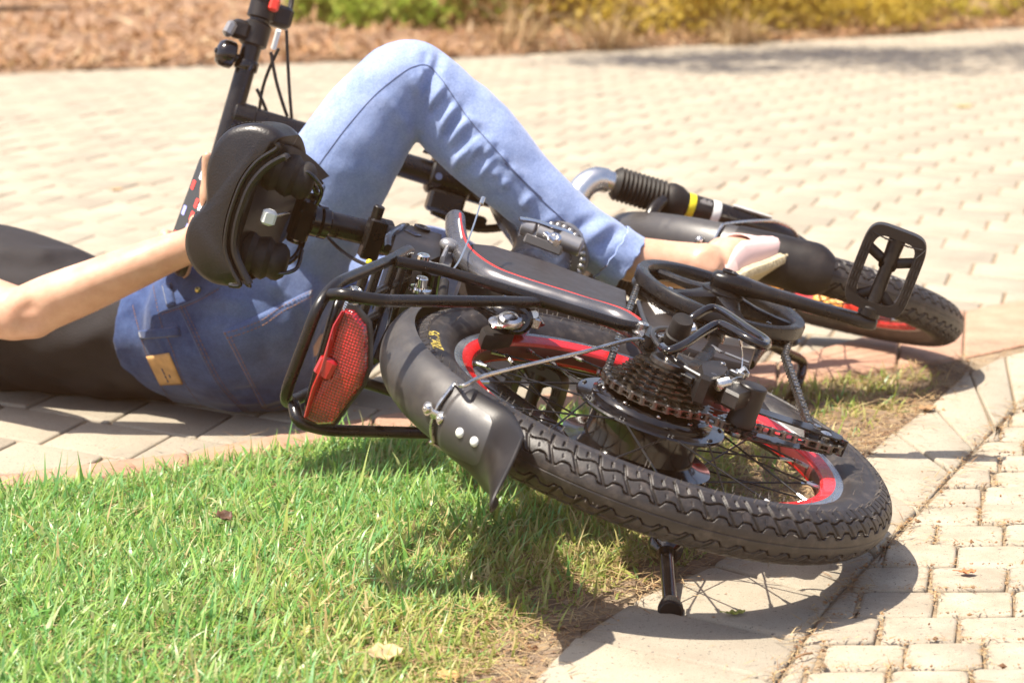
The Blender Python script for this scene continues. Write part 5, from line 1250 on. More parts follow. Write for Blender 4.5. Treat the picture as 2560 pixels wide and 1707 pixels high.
# ---- jeans
def denim_mat():
    m = bpy.data.materials.new('blue_denim'); m.use_nodes = True; t = m.node_tree; b = t.nodes['Principled BSDF']; b.inputs['Roughness'].default_value = .85
    b.inputs['Sheen Weight'].default_value = .25; b.inputs['Sheen Roughness'].default_value = .4; b.inputs['Specular IOR Level'].default_value = .2
    tc = t.nodes.new('ShaderNodeTexCoord')
    def N(s, d=4, r=.6, st=None):
        n = t.nodes.new('ShaderNodeTexNoise'); n.inputs['Scale'].default_value = s; n.inputs['Detail'].default_value = d; n.inputs['Roughness'].default_value = r
        if st:
            mp = t.nodes.new('ShaderNodeMapping'); mp.inputs['Scale'].default_value = st; mp.inputs['Rotation'].default_value = (.3, .9, .2); t.links.new(tc.outputs['Object'], mp.inputs['Vector']); t.links.new(mp.outputs[0], n.inputs['Vector'])
        else: t.links.new(tc.outputs['Object'], n.inputs['Vector'])
        return n.outputs[0]
    def Rm(src, a, c, p, q):
        r = t.nodes.new('ShaderNodeValToRGB'); e = r.color_ramp.elements; e[0].position = p; e[1].position = q; e[0].color = (*a, 1); e[1].color = (*c, 1); t.links.new(src, r.inputs[0]); return r.outputs[0]
    def X(f, a, c, mode='MIX'):
        x = t.nodes.new('ShaderNodeMix'); x.data_type = 'RGBA'; x.blend_type = mode
        if isinstance(f, float): x.inputs[0].default_value = f
        else: t.links.new(f, x.inputs[0])
        t.links.new(a, x.inputs[6]); t.links.new(c, x.inputs[7]); return x.outputs[2]
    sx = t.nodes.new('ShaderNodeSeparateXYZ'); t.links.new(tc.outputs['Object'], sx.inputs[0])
    # thigh and shin washed pale; seat colour holds deep dye and painted shade
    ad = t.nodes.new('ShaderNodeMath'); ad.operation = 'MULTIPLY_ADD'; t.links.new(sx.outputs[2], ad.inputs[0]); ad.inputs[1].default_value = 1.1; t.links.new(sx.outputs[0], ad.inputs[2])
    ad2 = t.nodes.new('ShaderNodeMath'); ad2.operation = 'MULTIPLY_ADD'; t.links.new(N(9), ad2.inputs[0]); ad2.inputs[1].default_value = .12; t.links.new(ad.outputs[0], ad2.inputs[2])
    fade_shade = t.nodes.new('ShaderNodeMapRange'); fade_shade.inputs[1].default_value = -.21; fade_shade.inputs[2].default_value = .25; t.links.new(ad2.outputs[0], fade_shade.inputs[0])
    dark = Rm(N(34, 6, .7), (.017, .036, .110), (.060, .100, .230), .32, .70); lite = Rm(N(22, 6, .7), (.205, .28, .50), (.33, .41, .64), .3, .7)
    c = X(fade_shade.outputs[0], dark, lite)
    c = X(.55, c, Rm(N(420, 3, .7, (1, .16, 1)), (.62, .66, .74), (1.22, 1.2, 1.16), .3, .7), 'MULTIPLY')
    c = X(.35, c, Rm(N(900, 2, .6), (.6, .62, .68), (1.3, 1.28, 1.25), .3, .7), 'MULTIPLY')
    t.links.new(c, b.inputs['Base Color'])
    bp = t.nodes.new('ShaderNodeBump'); bp.inputs['Strength'].default_value = .35; bp.inputs['Distance'].default_value = .0008; t.links.new(N(800, 2, .6, (1, .3, 1)), bp.inputs['Height'])
    bp2 = t.nodes.new('ShaderNodeBump'); bp2.inputs['Strength'].default_value = .35; bp2.inputs['Distance'].default_value = .006; t.links.new(N(26, 3, .5), bp2.inputs['Height']); t.links.new(bp.outputs[0], bp2.inputs['Normal'])
    t.links.new(bp2.outputs[0], b.inputs['Normal']); return m
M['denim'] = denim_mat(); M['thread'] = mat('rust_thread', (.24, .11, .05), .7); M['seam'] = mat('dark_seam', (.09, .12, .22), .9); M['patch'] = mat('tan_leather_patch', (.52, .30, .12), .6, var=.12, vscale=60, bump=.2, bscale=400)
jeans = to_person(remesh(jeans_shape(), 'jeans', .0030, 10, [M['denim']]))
cam_o = CAMP
def bvh_of(o):
    me = o.data; vs = get_co(o); pf = [tuple(p.vertices) for p in me.polygons]; return BVHTree.FromPolygons([Vector(v) for v in vs], pf)
def cast(bv, c, x, y, lift=0.0):
    d = ray(c, x, y).normalized(); hit = bv.ray_cast(cam_o, d); 
    return (hit[0] + hit[1] * lift) if hit[0] is not None else None
bv = bvh_of(jeans)
# folds: ridges and valleys pressed along lines read off the cloth
co_ = get_co(jeans); no_ = get_no(jeans)
def fold(c, pts, amp, sig):
    global co_
    q = [cast(bv, c, *p) for p in pts]; q = [z for z in q if z is not None]
    if len(q) < 2: return
    q = smooth(q, 5); best = np.full(len(co_), 9.0); taper = np.zeros(len(co_)); n = len(q) - 1
    for i in range(n):
        a_, b_ = np.array(q[i]), np.array(q[i + 1]); ab = b_ - a_; L2 = ab @ ab + 1e-12
        t = np.clip(((co_ - a_) @ ab) / L2, 0, 1); d = np.linalg.norm(co_ - a_ - t[:, None] * ab, axis=1); m = d < best
        best[m] = d[m]; taper[m] = np.sin(np.pi * np.clip((i + t[m]) / n, .04, .96)) ** .6
    co_ = co_ + no_ * (amp * taper * np.exp(-(best / sig) ** 2 / 2))[:, None]
FO = [('Q', [(1015, 585), (975, 630), (920, 710)], -0.0035, .0028), ('Q', [(1045, 628), (1005, 673), (950, 753)], 0.0040, .0028), ('Q', [(1085, 672), (1045, 717), (990, 797)], -0.0030, .0028), ('Q', [(1118, 722), (1078, 767), (1023, 847)], 0.0035, .0028), ('Q', [(1168, 775), (1128, 820), (1073, 900)], -0.0030, .0028), ('Q', [(1190, 845), (1150, 890), (1095, 970)], 0.0040, .0028), ('Q', [(1225, 905), (1185, 950), (1130, 1030)], -0.0030, .0028), ('Q', [(1262, 930), (1222, 975), (1167, 1055)], 0.0030, .0028), ('Q', [(850, 240), (860, 300), (850, 400)], -.004, .005), ('Q', [(940, 310), (920, 400), (860, 520), (840, 660), (835, 790)], -.0085, .0055), ('Q', [(900, 420), (885, 520), (855, 620)], .004, .003), ('Q', [(960, 500), (900, 590), (850, 660)], .0055, .004),
      ('Q', [(975, 540), (920, 620), (870, 700)], -.004, .003), ('Q', [(1030, 610), (985, 680), (930, 850)], .005, .0045), ('Q', [(1060, 640), (1010, 720), (960, 830)], -.0045, .004), ('Q', [(1105, 700), (1050, 760), (990, 850)], .005, .004), ('Q', [(1130, 740), (1080, 810), (1010, 900)], -.004, .004),
      ('Q', [(1155, 820), (1080, 900), (1020, 1000)], .0055, .0045), ('Q', [(1200, 870), (1140, 940), (1090, 1010)], -.003, .004), ('Q', [(1340, 1050), (1310, 1110)], .004, .004), ('Q', [(1480, 1150), (1440, 1190)], .004, .004), ('Q', [(830, 390), (840, 480), (835, 560)], .0035, .003), ('Q', [(770, 440), (830, 560)], .003, .004),
      ('Q', [(650, 600), (720, 700), (750, 820), (760, 900)], .0035, .006), ('Q', [(690, 700), (640, 860), (560, 1000)], -.003, .014), ('Q', [(1130, 690), (1180, 745)], .003, .004), ('Q', [(1210, 800), (1270, 860)], .003, .004), ('Q', [(1290, 900), (1330, 960)], .003, .004), ('Q', [(1350, 980), (1420, 1050)], .003, .0045), ('Q', [(1240, 850), (1200, 930)], .003, .004),
      ('D', [(640, 240), (600, 290)], .004, .005), ('D', [(820, 330), (740, 370), (690, 430)], .004, .006), ('D', [(1130, 370), (1040, 430), (980, 480)], .005, .007), ('D', [(1190, 400), (1100, 470), (1020, 530)], -.004, .006), ('D', [(1060, 330), (960, 380), (900, 440)], -.004, .006), ('D', [(1000, 500), (1060, 600), (1090, 640)], .004, .006), ('D', [(420, 60), (470, 100)], .003, .005),
      ('W', [(690, 610), (640, 680), (590, 720)], -.002, .012), ('W', [(470, 700), (520, 760), (560, 840)], .002, .02), ('W', [(640, 560), (720, 600), (780, 610)], -.003, .012), ('W', [(420, 930), (480, 935), (560, 940)], .003, .006), ('W', [(690, 590), (640, 650), (610, 700)], .003, .008), ('W', [(450, 700), (500, 690), (560, 700)], .004, .007), ('W', [(460, 730), (510, 725), (570, 735)], -.003, .006), ('W', [(350, 700), (362, 760), (385, 820)], .003, .005), ('W', [(640, 860), (600, 890), (540, 900)], -.004, .007), ('W', [(660, 900), (600, 920), (520, 925)], .003, .006), ('W', [(760, 560), (800, 600), (830, 620)], -.004, .008), ('W', [(730, 520), (770, 545), (830, 570)], .004, .007)]
for f_ in FO: fold(*f_)
co_[:, 2] = np.maximum(co_[:, 2], .002); set_co(jeans, co_)
# small all-over unevenness of cloth
co_ = get_co(jeans); no_ = get_no(jeans)
wv = np.sin(co_[:, 0] * 61 + 3 * np.sin(co_[:, 2] * 37)) * np.sin(co_[:, 2] * 71 + 2 * np.sin(co_[:, 1] * 41 + co_[:, 0] * 23)); co_ += no_ * (.0007 * wv)[:, None]; co_[:, 2] = np.maximum(co_[:, 2], .002); set_co(jeans, co_)
bv = bvh_of(jeans)
def line_on(c, pts, lift=.0006, n=10):
    q = []
    sm = smooth([Vector((x, y, 0)) for x, y in pts], n)
    for p in sm:
        h = cast(bv, c, p.x, p.y, lift)
        if h is not None and (not q or (h - q[-1]).length < .03): q.append(h)
    return q
def child(mb, name, mats): 
    o = mb.build(name, mats); o.parent = jeans; return o
for c, pts, r in (('Q', [(165, 1065), (250, 940), (400, 740), (560, 560), (720, 430), (800, 390), (870, 388), (935, 450), (1000, 540), (1110, 700), (1250, 860), (1400, 1030), (1540, 1165)], .00065), ('D', [(500, 20), (700, 220), (860, 370), (960, 470)], .0009),
                  ('M', [(990, 560), (1040, 800), (1110, 960), (1190, 1180), (1310, 1350)], .0008), ('M', [(1040, 735), (1180, 690), (1300, 640), (1440, 565)], .0009), ('M', [(1165, 690), (1240, 850), (1340, 1060), (1440, 1230), (1590, 1385)], .0008)):
    q = line_on(c, pts, .0002)
    if len(q) > 2: child(MB().tube(q, r, 5), 'seam', M['seam'])
def stitch(mb, c, pts, lift=.0007, step=.0034, r=.00042):
    q = line_on(c, pts, lift, 24)
    if len(q) < 3: return
    acc = 0; last = q[0]; on = True; seg_ = [q[0]]
    for p in q[1:]:
        seg_.append(p)
        if (p - last).length > (step * .68 if on else step * .32):
            if on: mb.tube([last, p], r, 4)
            last = p; on = not on
PK = [('W', [(516, 764), (560, 752), (600, 735), (650, 702), (714, 668)]), ('W', [(522, 775), (564, 762), (606, 744), (654, 712), (716, 680)]), ('W', [(518, 764), (540, 808), (570, 868), (602, 932)]), ('W', [(530, 772), (550, 812), (580, 874), (610, 928)]), ('W', [(602, 932), (625, 936), (650, 925)])]
for c, p in PK: st_ = MB(); stitch(st_, c, p, .0029, .0038, .0005); child(st_, 'stitching', M['thread'])
for c, p in (('M', [(1180, 690), (1255, 850), (1355, 1060), (1455, 1230), (1600, 1380)]), ('M', [(1205, 690), (1280, 850), (1380, 1060), (1480, 1230), (1620, 1375)]), ('M', [(1003, 560), (1052, 800), (1122, 960), (1202, 1180), (1320, 1345)]), ('M', [(870, 690), (905, 830), (950, 980), (1000, 1120), (1110, 1300)]), ('M', [(1060, 745), (1190, 702), (1310, 652), (1440, 578)]), ('D', [(1060, 650), (1150, 570), (1250, 440)])):
    st_ = MB(); stitch(st_, c, p)
    if st_.v: child(st_, 'stitching', M['thread'])
def patch_on(name, c, quad, mats, lift=.0016, nu=14, nv=10, parent=None, thick=.0012):
    """a piece of cloth laid on the jeans: bilinear grid between four photograph points cast on to the surface"""
    V = []; ok = True
    for i in range(nu + 1):
        for j in range(nv + 1):
            u, v = i / nu, j / nv; x = (quad[0][0] * (1 - u) + quad[1][0] * u) * (1 - v) + (quad[3][0] * (1 - u) + quad[2][0] * u) * v; y = (quad[0][1] * (1 - u) + quad[1][1] * u) * (1 - v) + (quad[3][1] * (1 - u) + quad[2][1] * u) * v
            e = .25 if i in (0, nu) or j in (0, nv) else 1.0
            h = cast(bv, c, x, y, lift * e)
            if h is None: h = Vector(V[-1]) if V else Vector((0, 0, 0)); ok = False
            V.append(h)
    mb = MB(); fs = [(i * (nv + 1) + j, (i + 1) * (nv + 1) + j, (i + 1) * (nv + 1) + j + 1, i * (nv + 1) + j + 1) for i in range(nu) for j in range(nv)]
    o_ = len(V); mb.add(V, fs); o = mb.build(name, mats); md = o.modifiers.new('t', 'SOLIDIFY'); md.thickness = thick; md.offset = 0; o.parent = jeans; return o
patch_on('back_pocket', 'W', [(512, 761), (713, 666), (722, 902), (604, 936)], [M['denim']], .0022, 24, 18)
patch_on('waistband_patch', 'M', [(957, 1020), (1105, 996), (1196, 1200), (1046, 1206)], [M['patch']], .0020, 10, 10)
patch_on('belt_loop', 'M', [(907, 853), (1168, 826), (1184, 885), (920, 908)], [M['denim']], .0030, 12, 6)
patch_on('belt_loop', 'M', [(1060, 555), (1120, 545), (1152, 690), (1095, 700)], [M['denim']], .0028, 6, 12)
mb = MB()
for k, (x, y) in enumerate(((1065, 1090), (1075, 1110), (1085, 1135), (1098, 1160), (1112, 1130))):
    a_ = cast(bv, 'M', x, y, .0034); b_ = cast(bv, 'M', x + 8, y + 16, .0034); 
    if a_ and b_: mb.tube([a_, b_], .0007, 5)
child(mb, 'patch_lettering', M['seam'])
h = cast(bv, 'M', 1295, 590, .001)
mb = MB(); mb.sphere(h, .0042, 12, 8, mat=0); child(mb, 'rivet', M['brass'])
# turned hem at the ankle
hem = MB(); c0, c1 = P(1392, 571, .56), P(1420, 590, .56); ax_ = (c1 - c0).normalized(); T_, fr_ = frames([c0, c1], up=(0, 1, 0)); rg = []
for t, k in ((-.012, .97), (-.011, 1.02), (0, 1.0), (.010, 1.01), (.014, 1.015), (.0155, .98), (.0145, .95), (0, .92)):
    rg.append([c1 + ax_ * (t + .0012 * math.sin(a * 1.7)) + fr_[1][0] * (.041 * k * (1 + .03 * math.sin(a * .9 + t * 200)) * math.cos(2 * math.pi * a / 48)) + fr_[1][1] * (px(70, .56) * k * math.sin(2 * math.pi * a / 48)) for a in range(48)])
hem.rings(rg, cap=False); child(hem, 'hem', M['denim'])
# ---- black top
tp_ = MB(); ringbody(tp_, [(c - (HD * .015 if i == 0 else Vector()), f + f.normalized() * (.003 if i == 0 else .010), r + r.normalized() * (.003 if i == 0 else .010)) for i, (c, f, r) in enumerate(tor)])
limb(tp_, [(shR, .060, .062), (shR.lerp(elb, .30) + Vector((0, -.01, 0)), .056, .056), (shR.lerp(elb, .46), .055, .055)], n=6); limb(tp_, [(shL, .056, .056), (shL.lerp(elL, .45), .050, .050)], n=6)
M['top'] = mat('black_jersey', (.010, .0085, .011), .82, var=.2, vscale=60, bump=.35, bscale=500)
top_ = to_person(remesh(tp_, 'top', .0055, 5, [M['top']]))
a = get_co(top_); n_ = get_no(top_); a += n_ * (.0028 * np.sin(a[:, 0] * 70 + a[:, 2] * 95 + 2.2 * np.sin(a[:, 2] * 40 + a[:, 1] * 30)) * np.clip((.12 - a[:, 2]) / .08, 0, 1))[:, None]; a[:, 2] = np.maximum(a[:, 2], .0025); set_co(top_, a)
press(top_, 'M', [[(870, 930), (780, 1010), (640, 1090)], [(860, 1000), (790, 1090), (700, 1190)], [(900, 1060), (860, 1150), (800, 1260)], [(640, 880), (520, 930), (400, 940)], [(700, 1040), (560, 1130), (380, 1180)], [(880, 880), (760, 900), (600, 960)], [(300, 1000), (500, 1080), (640, 1200)], [(0, 420), (200, 440), (420, 430)], [(300, 360), (520, 350), (700, 320)], [(60, 330), (260, 350)]], [.002, -.001, .002, .005, -.005, -.001, .005, -.004, .004, .004], [.009, .008, .008, .012, .012, .008, .012, .012, .010, .012])
# ---- canvas shoes with plaited soles
M['canvas'] = mat('pink_canvas', (.74, .52, .49), .85, bump=.4, bscale=900); M['jute'] = mat('plaited_jute', (.66, .57, .38), .9, alt=(.52, .43, .27), vscale=180, bump=.9, bscale=260)
for heel, toe, upv in ((heelR, toeR, upR), (heelL, toeL, Vector((0, 0, 1)))):
    mb = MB(); ax_, uv, sd = foot(mb, heel, toe, upv, .0035); Lf = (toe - heel).length
    # vamp closed over the toes, low quarters round the heel: the instep is open
    keep = []
    for f in mb.f:
        if len(f) > 4: keep.append(True); continue
        r_ = min(f) // 24; a_ = max(math.sin(2 * math.pi * (i % 24) / 24) for i in f); keep.append(r_ >= 4 or a_ < .30)
    mb.f = [f for f, k in zip(mb.f, keep) if k]; mb.m = mb.m[:len(mb.f)]
    sh = to_person(mb.build('shoe', [M['canvas']])); md = sh.modifiers.new('t', 'SOLIDIFY'); md.thickness = .0018; md.offset = 1
    so = MB(); out = []
    for t, hw in ((-.05, .0), (-.045, .016), (-.02, .027), (.05, .034), (.18, .037), (.35, .036), (.52, .039), (.70, .047), (.82, .047), (.93, .038), (1.0, .022), (1.04, .0)): out.append((t, hw))
    ol = [(t * Lf, h_) for t, h_ in out] + [(t * Lf, -h_) for t, h_ in out[-2:0:-1]]
    so.prism(ol, heel + uv * .012, ax_, sd, .015, ch=.0022)
    for k in range(90):                                   # the plait round the edge
        i = k / 90 * len(ol); p0 = ol[int(i) % len(ol)]; p1 = ol[(int(i) + 1) % len(ol)]; u = i - int(i); q = heel + uv * .0025 + ax_ * (p0[0] + (p1[0] - p0[0]) * u) + sd * (p0[1] + (p1[1] - p0[1]) * u)
        so.sphere(q, .0040, 6, 4, sc=(1, 1, 1.6))
    s2 = so.build('sole', [M['jute']]); s2.parent = sh
# the phone, held in the hand: a thing of its own
phone = empty('phone'); phone.matrix_world = Matrix(((pW.x, pL.x, pN.x, ph_c.x), (pW.y, pL.y, pN.y, ph_c.y), (pW.z, pL.z, pN.z, ph_c.z), (0, 0, 0, 1)))
tag(phone, 'black smartphone with coloured app icons held in the lying person\'s hand', 'phone')
def rrect(w_, h_, r, n=6): return [(sx * (w_ - r) + r * math.cos(a), sy * (h_ - r) + r * math.sin(a)) for sx, sy, a0 in ((1, 1, 0), (-1, 1, math.pi / 2), (-1, -1, math.pi), (1, -1, 1.5 * math.pi)) for a in [a0 + math.pi / 2 * k / n for k in range(n + 1)]]
mb = MB(); mb.prism(rrect(.0365, .0745, .009), (0, 0, -.0042), X3, Y3, .0082, ch=.0012); mb.build('case', [M['plastic']], phone, ang=40)
mb = MB(); mb.prism(rrect(.0340, .0715, .007), (0, 0, .0041), X3, Y3, .0004); mb.build('screen', [M['gloss']], phone, ang=40)
cl_ = {'r': (.75, .05, .04), 'g': (.10, .55, .10), 'b': (.35, .38, .85), 'w': (.8, .8, .82), 'o': (.8, .35, .05)}
for k, c_ in cl_.items(): M['icon' + k] = mat('icon_' + {'r': 'red', 'g': 'green', 'b': 'blue', 'w': 'white', 'o': 'orange'}[k], c_, .3)
pat = ['  w ', 'w  r', 'wr  ', ' r b', 'wb  ', 'b  r', 'rg  ']
for j, row in enumerate(pat):
    for i, k in enumerate(row if pW.x < 0 else row[::-1]):
        if k == ' ': continue
        mb = MB(); mb.prism(rrect(.0056, .0062, .002, 3), (-.0235 + i * .0157, .052 - j * .0172, .00455), X3, Y3, .0003); mb.build('app_icon', [M['icon' + k]], phone)

# ================================================================== LAWN, STRAW, LEAVES, SHRUBS
def leaf_mat(name, cols, rough=.5, transl=.35, bump=0.0):
    """colour chosen per blade / leaf from a ramp; part of the light comes through"""
    m = bpy.data.materials.new(name); m.use_nodes = True; t = m.node_tree; b = t.nodes['Principled BSDF']; b.inputs['Roughness'].default_value = rough; b.inputs['Specular IOR Level'].default_value = .35
    g = t.nodes.new('ShaderNodeNewGeometry'); r = t.nodes.new('ShaderNodeValToRGB'); e = r.color_ramp.elements
    while len(e) < len(cols): e.new(.5)
    for k, c in enumerate(cols): e[k].position = k / (len(cols) - 1); e[k].color = (*c, 1)
    t.links.new(g.outputs['Random Per Island'], r.inputs[0]); t.links.new(r.outputs[0], b.inputs['Base Color'])
    if transl:
        tr = t.nodes.new('ShaderNodeBsdfTranslucent'); t.links.new(r.outputs[0], tr.inputs[0]); mx = t.nodes.new('ShaderNodeMixShader'); mx.inputs[0].default_value = transl
        out = t.nodes['Material Output']; t.links.new(b.outputs[0], mx.inputs[1]); t.links.new(tr.outputs[0], mx.inputs[2]); t.links.new(mx.outputs[0], out.inputs[0])
    return m
M['grass'] = leaf_mat('grass_blade', [(.12, .30, .06), (.19, .40, .08), (.15, .36, .13), (.29, .47, .09), (.20, .42, .18), (.36, .50, .14), (.30, .48, .10), (.50, .50, .26), (.17, .38, .08)], .34, .42)
M['straw'] = leaf_mat('dry_straw', [(.30, .19, .09), (.42, .30, .15), (.24, .13, .065), (.52, .40, .22), (.36, .24, .12), (.18, .085, .045)], .7, .15)
M['litter'] = leaf_mat('leaf_litter', [(.26, .14, .07), (.38, .22, .11), (.20, .095, .05), (.46, .31, .17), (.34, .18, .08), (.15, .075, .04), (.52, .40, .25)], .75, .15)
def ribbons(name, base, direc, length, width, droop, m, kind='stuff', rows=4, lift=None, parent=None):
    """many blades: base (n,3), horizontal heading angle, rise angle in droop[:,0], bend in droop[:,1]"""
    n = len(base); V = np.zeros((n, rows, 2, 3)); hx = np.cos(direc); hy = np.sin(direc)
    pos = base.copy(); ang = droop[:, 0].copy(); sx_ = -hy; sy_ = hx
    tw = rng.uniform(-.5, .5, n)
    for k in range(rows):
        t = k / (rows - 1); wv = width * (1 - .96 * t ** 1.8) * (.75 + .25 * math.sin(math.pi * min(1, t * 1.6)))
        ca = np.cos(tw * t * 2); sa = np.sin(tw * t * 2)
        off = np.stack([sx_ * ca * wv / 2, sy_ * ca * wv / 2, sa * wv / 2], 1)
        V[:, k, 0] = pos - off; V[:, k, 1] = pos + off
        st = length / (rows - 1); pos = pos + np.stack([hx * np.cos(ang) * st, hy * np.cos(ang) * st, np.sin(ang) * st], 1); ang = ang - droop[:, 1] / (rows - 1)
    V = V.reshape(-1, 3); base_i = np.arange(n)[:, None] * rows * 2; q = []
    for k in range(rows - 1): q.append(np.stack([base_i[:, 0] + 2 * k, base_i[:, 0] + 2 * k + 1, base_i[:, 0] + 2 * k + 3, base_i[:, 0] + 2 * k + 2], 1))
    return npmesh(name, V, np.concatenate(q), [m], parent=parent, kind=kind)
def dist_line(pts, L):
    best = np.full(len(pts), 9.0)
    for i in range(len(L) - 1):
        a = np.array(L[i]); ab = np.array(L[i + 1]) - a; t = np.clip(((pts - a) @ ab) / (ab @ ab), 0, 1); best = np.minimum(best, np.linalg.norm(pts - a - t[:, None] * ab, axis=1))
    return best
def inside_np(p, poly):
    c = np.zeros(len(p), bool); n = len(poly)
    for i in range(n):
        x1, y1 = poly[i]; x2, y2 = poly[i - 1]; cond = (y1 > p[:, 1]) != (y2 > p[:, 1])
        c ^= cond & (p[:, 0] < (x2 - x1) * (p[:, 1] - y1) / ((y2 - y1) if y2 != y1 else 1e-9) + x1)
    return c
def vnoise(p, s, seed):
    r = np.random.default_rng(seed); a = 0
    for k in range(5):
        d = r.normal(size=2); d /= np.linalg.norm(d); a = a + np.sin((p @ d) * s * (1 + .45 * k) + r.uniform(0, 6.28))
    return a / 5
def in_view(p, m=.06): return np.abs(p[:, 0]) < (p[:, 1] + 2.4) * .2207 + m
cand = np.stack([rng.uniform(-1.5, .70, 330000), rng.uniform(-1.1, .85, 330000)], 1)
cand = cand[inside_np(cand, LAWN) & in_view(cand, .55)]
dS = dist_line(cand, SLAB_W); dN = dist_line(cand, EDGE_S)
dens = np.clip((dS - .035 - .035 * vnoise(cand, 22, 1)) / .11, 0, 1) * np.clip((dN - .002) / .02, .25, 1) * (1 - .80 * np.clip((cand[:, 0] - .12 + .05 * vnoise(cand, 15, 2)) / .15, 0, 1)) * (.80 + .25 * vnoise(cand, 30, 3))
dens = np.maximum(dens, .03 * (dS > .02) + .35 * ((vnoise(cand, 26, 4) > .52) & (dS > .03) & (cand[:, 0] > .1)))
keep = rng.uniform(size=len(cand)) < dens; tuft = cand[keep][:62000]
nbl = 3
base = np.repeat(tuft, nbl, 0) + rng.normal(0, .0035, (len(tuft) * nbl, 2)); n = len(base)
edge_ = np.clip((dist_line(base, SLAB_W) - .02) / .25, .35, 1)
# wind-laid: headings drift slowly over the lawn
head = 1.2 * vnoise(base, 9, 6) + rng.uniform(-2.6, 2.6, n)
lng = rng.gamma(5, .0042, n) * (.75 + .25 * edge_) * (1 + .15 * vnoise(base, 14, 8)); wid = rng.uniform(.0022, .0048, n) * (.8 + lng * 7)
rise = rng.uniform(.15, 1.35, n); bend = rng.uniform(-.1, 1.5, n)
g_ = ribbons('grass', np.concatenate([base, np.full((n, 1), -.003)], 1), head, lng, wid, np.stack([rise, bend], 1), M['grass'])
M['grassdry'] = leaf_mat('yellowed_grass_blade', [(.30, .40, .07), (.42, .45, .12), (.24, .36, .06), (.55, .48, .20), (.36, .42, .09), (.60, .50, .26), (.48, .36, .16)], .42, .40)
g_.data.materials.append(M['grassdry']); dry = np.clip((base[:, 0] + .16 - .30 * (base[:, 1] - .1) + .10 * vnoise(base, 12, 21)) / .32, .07, .85); dm = (rng.uniform(size=n) < dry).astype(np.int32); g_.data.polygons.foreach_set('material_index', np.concatenate([dm, dm, dm]))
tag(g_, 'short green lawn grass', 'grass')
# dry thatch between the blades and over the bare strip, needles and wisps over the joints
c2 = np.stack([rng.uniform(-.8, .75, 90000), rng.uniform(-.75, 1.0, 90000)], 1); c2 = c2[inside_np(c2, LAWN) & in_view(c2, .08)]
dS2 = dist_line(c2, SLAB_W); p2 = np.where(dS2 < .16, .85, np.where(dS2 < .4, .6, .42)) * (.7 + .4 * vnoise(c2, 28, 9)); p2 = np.where(c2[:, 0] > .15, .8, p2)
c2 = c2[rng.uniform(size=len(c2)) < p2][:30000]
c3 = np.stack([rng.uniform(-.2, .8, 60000), rng.uniform(-.6, 1.1, 60000)], 1); d3 = np.minimum(dist_line(c3, SLAB_W) * 1.0, dist_line(c3, SLAB_E) * 1.3); c3 = c3[(rng.uniform(size=len(c3)) < .55 * np.exp(-d3 / .012))]
c4 = np.stack([rng.uniform(-.7, .5, 30000), rng.uniform(.2, .95, 30000)], 1); d4 = dist_line(c4, EDGE_S); d5 = dist_line(c4, EDGE_N); c4 = c4[(rng.uniform(size=len(c4)) < .5 * np.exp(-d4 / .012) + .12 * np.exp(-d5 / .012))]
sj = []
for pl_ in SJ:
    for k in range(len(pl_)):
        a, b = np.array(pl_[k - 1]), np.array(pl_[k]); nn_ = int(np.linalg.norm(b - a) / .0030); sj.append(a + (b - a) * rng.uniform(0, 1, (nn_, 1)) + rng.normal(0, .0016, (nn_, 2)))
sj = np.concatenate(sj); sj = sj[in_view(sj)]
c6 = sj[(vnoise(sj, 30, 12) + rng.uniform(-.5, .5, len(sj)) > .05)][:9000]; c7 = np.stack([rng.uniform(.15, .9, 900), rng.uniform(-.6, .9, 900)], 1); c6 = np.concatenate([c6, c7[in_view(c7) & (vnoise(c7, 30, 3) > .2)]])
al = np.concatenate([c2, c3, c4, c6]); zb = np.concatenate([np.full(len(c2), .001), np.full(len(c3), .0052), np.full(len(c4), .0045), np.full(len(c6), .0045)]) + rng.uniform(0, .003, len(al)); zb[:len(c2)] += rng.uniform(0, .006, len(c2))
n = len(al); lg = rng.gamma(4, .006, n); lg[len(c2):] *= .8; lg[len(c2) + len(c3) + len(c4):] *= .42
s_ = ribbons('dry_straw', np.concatenate([al, zb[:, None]], 1), rng.uniform(0, 6.28, n), lg, rng.uniform(.0006, .0017, n), np.stack([rng.uniform(-.05, .28, n), rng.uniform(-.1, .6, n)], 1), M['straw'], rows=4)
tag(s_, 'dry straw and dead grass scattered over bare soil', 'straw')
# crumbs of soil and bark
c5 = np.stack([rng.uniform(-.3, .8, 40000), rng.uniform(-.6, 1.1, 40000)], 1); ok = inside_np(c5, LAWN); d5 = np.minimum(dist_line(c5, SLAB_W), dist_line(c5, SLAB_E) * 1.6); pk = np.where(ok, np.where(d5 < .15, .35, .06), .30 * np.exp(-d5 / .010) + .006); c5 = c5[(rng.uniform(size=len(c5)) < pk) & in_view(c5)]; c5 = np.concatenate([c5, sj[rng.uniform(size=len(sj)) < .22]])
n = len(c5); sz = rng.gamma(2.2, .0005, n) + .0004; oct_ = np.array([(1, 0, 0), (0, 1, 0), (-1, 0, 0), (0, -1, 0), (0, 0, 1), (0, 0, -1)], float); V = (oct_[None] * sz[:, None, None] * rng.uniform(.5, 1.4, (n, 6, 1))); an = rng.uniform(0, 6.28, n)
V = np.stack([V[..., 0] * np.cos(an)[:, None] - V[..., 1] * np.sin(an)[:, None] * .6, V[..., 0] * np.sin(an)[:, None] + V[..., 1] * np.cos(an)[:, None] * .6, V[..., 2] * .6], -1) + np.concatenate([c5, np.where(inside_np(c5, LAWN), .001, .0048)[:, None]], 1)[:, None]
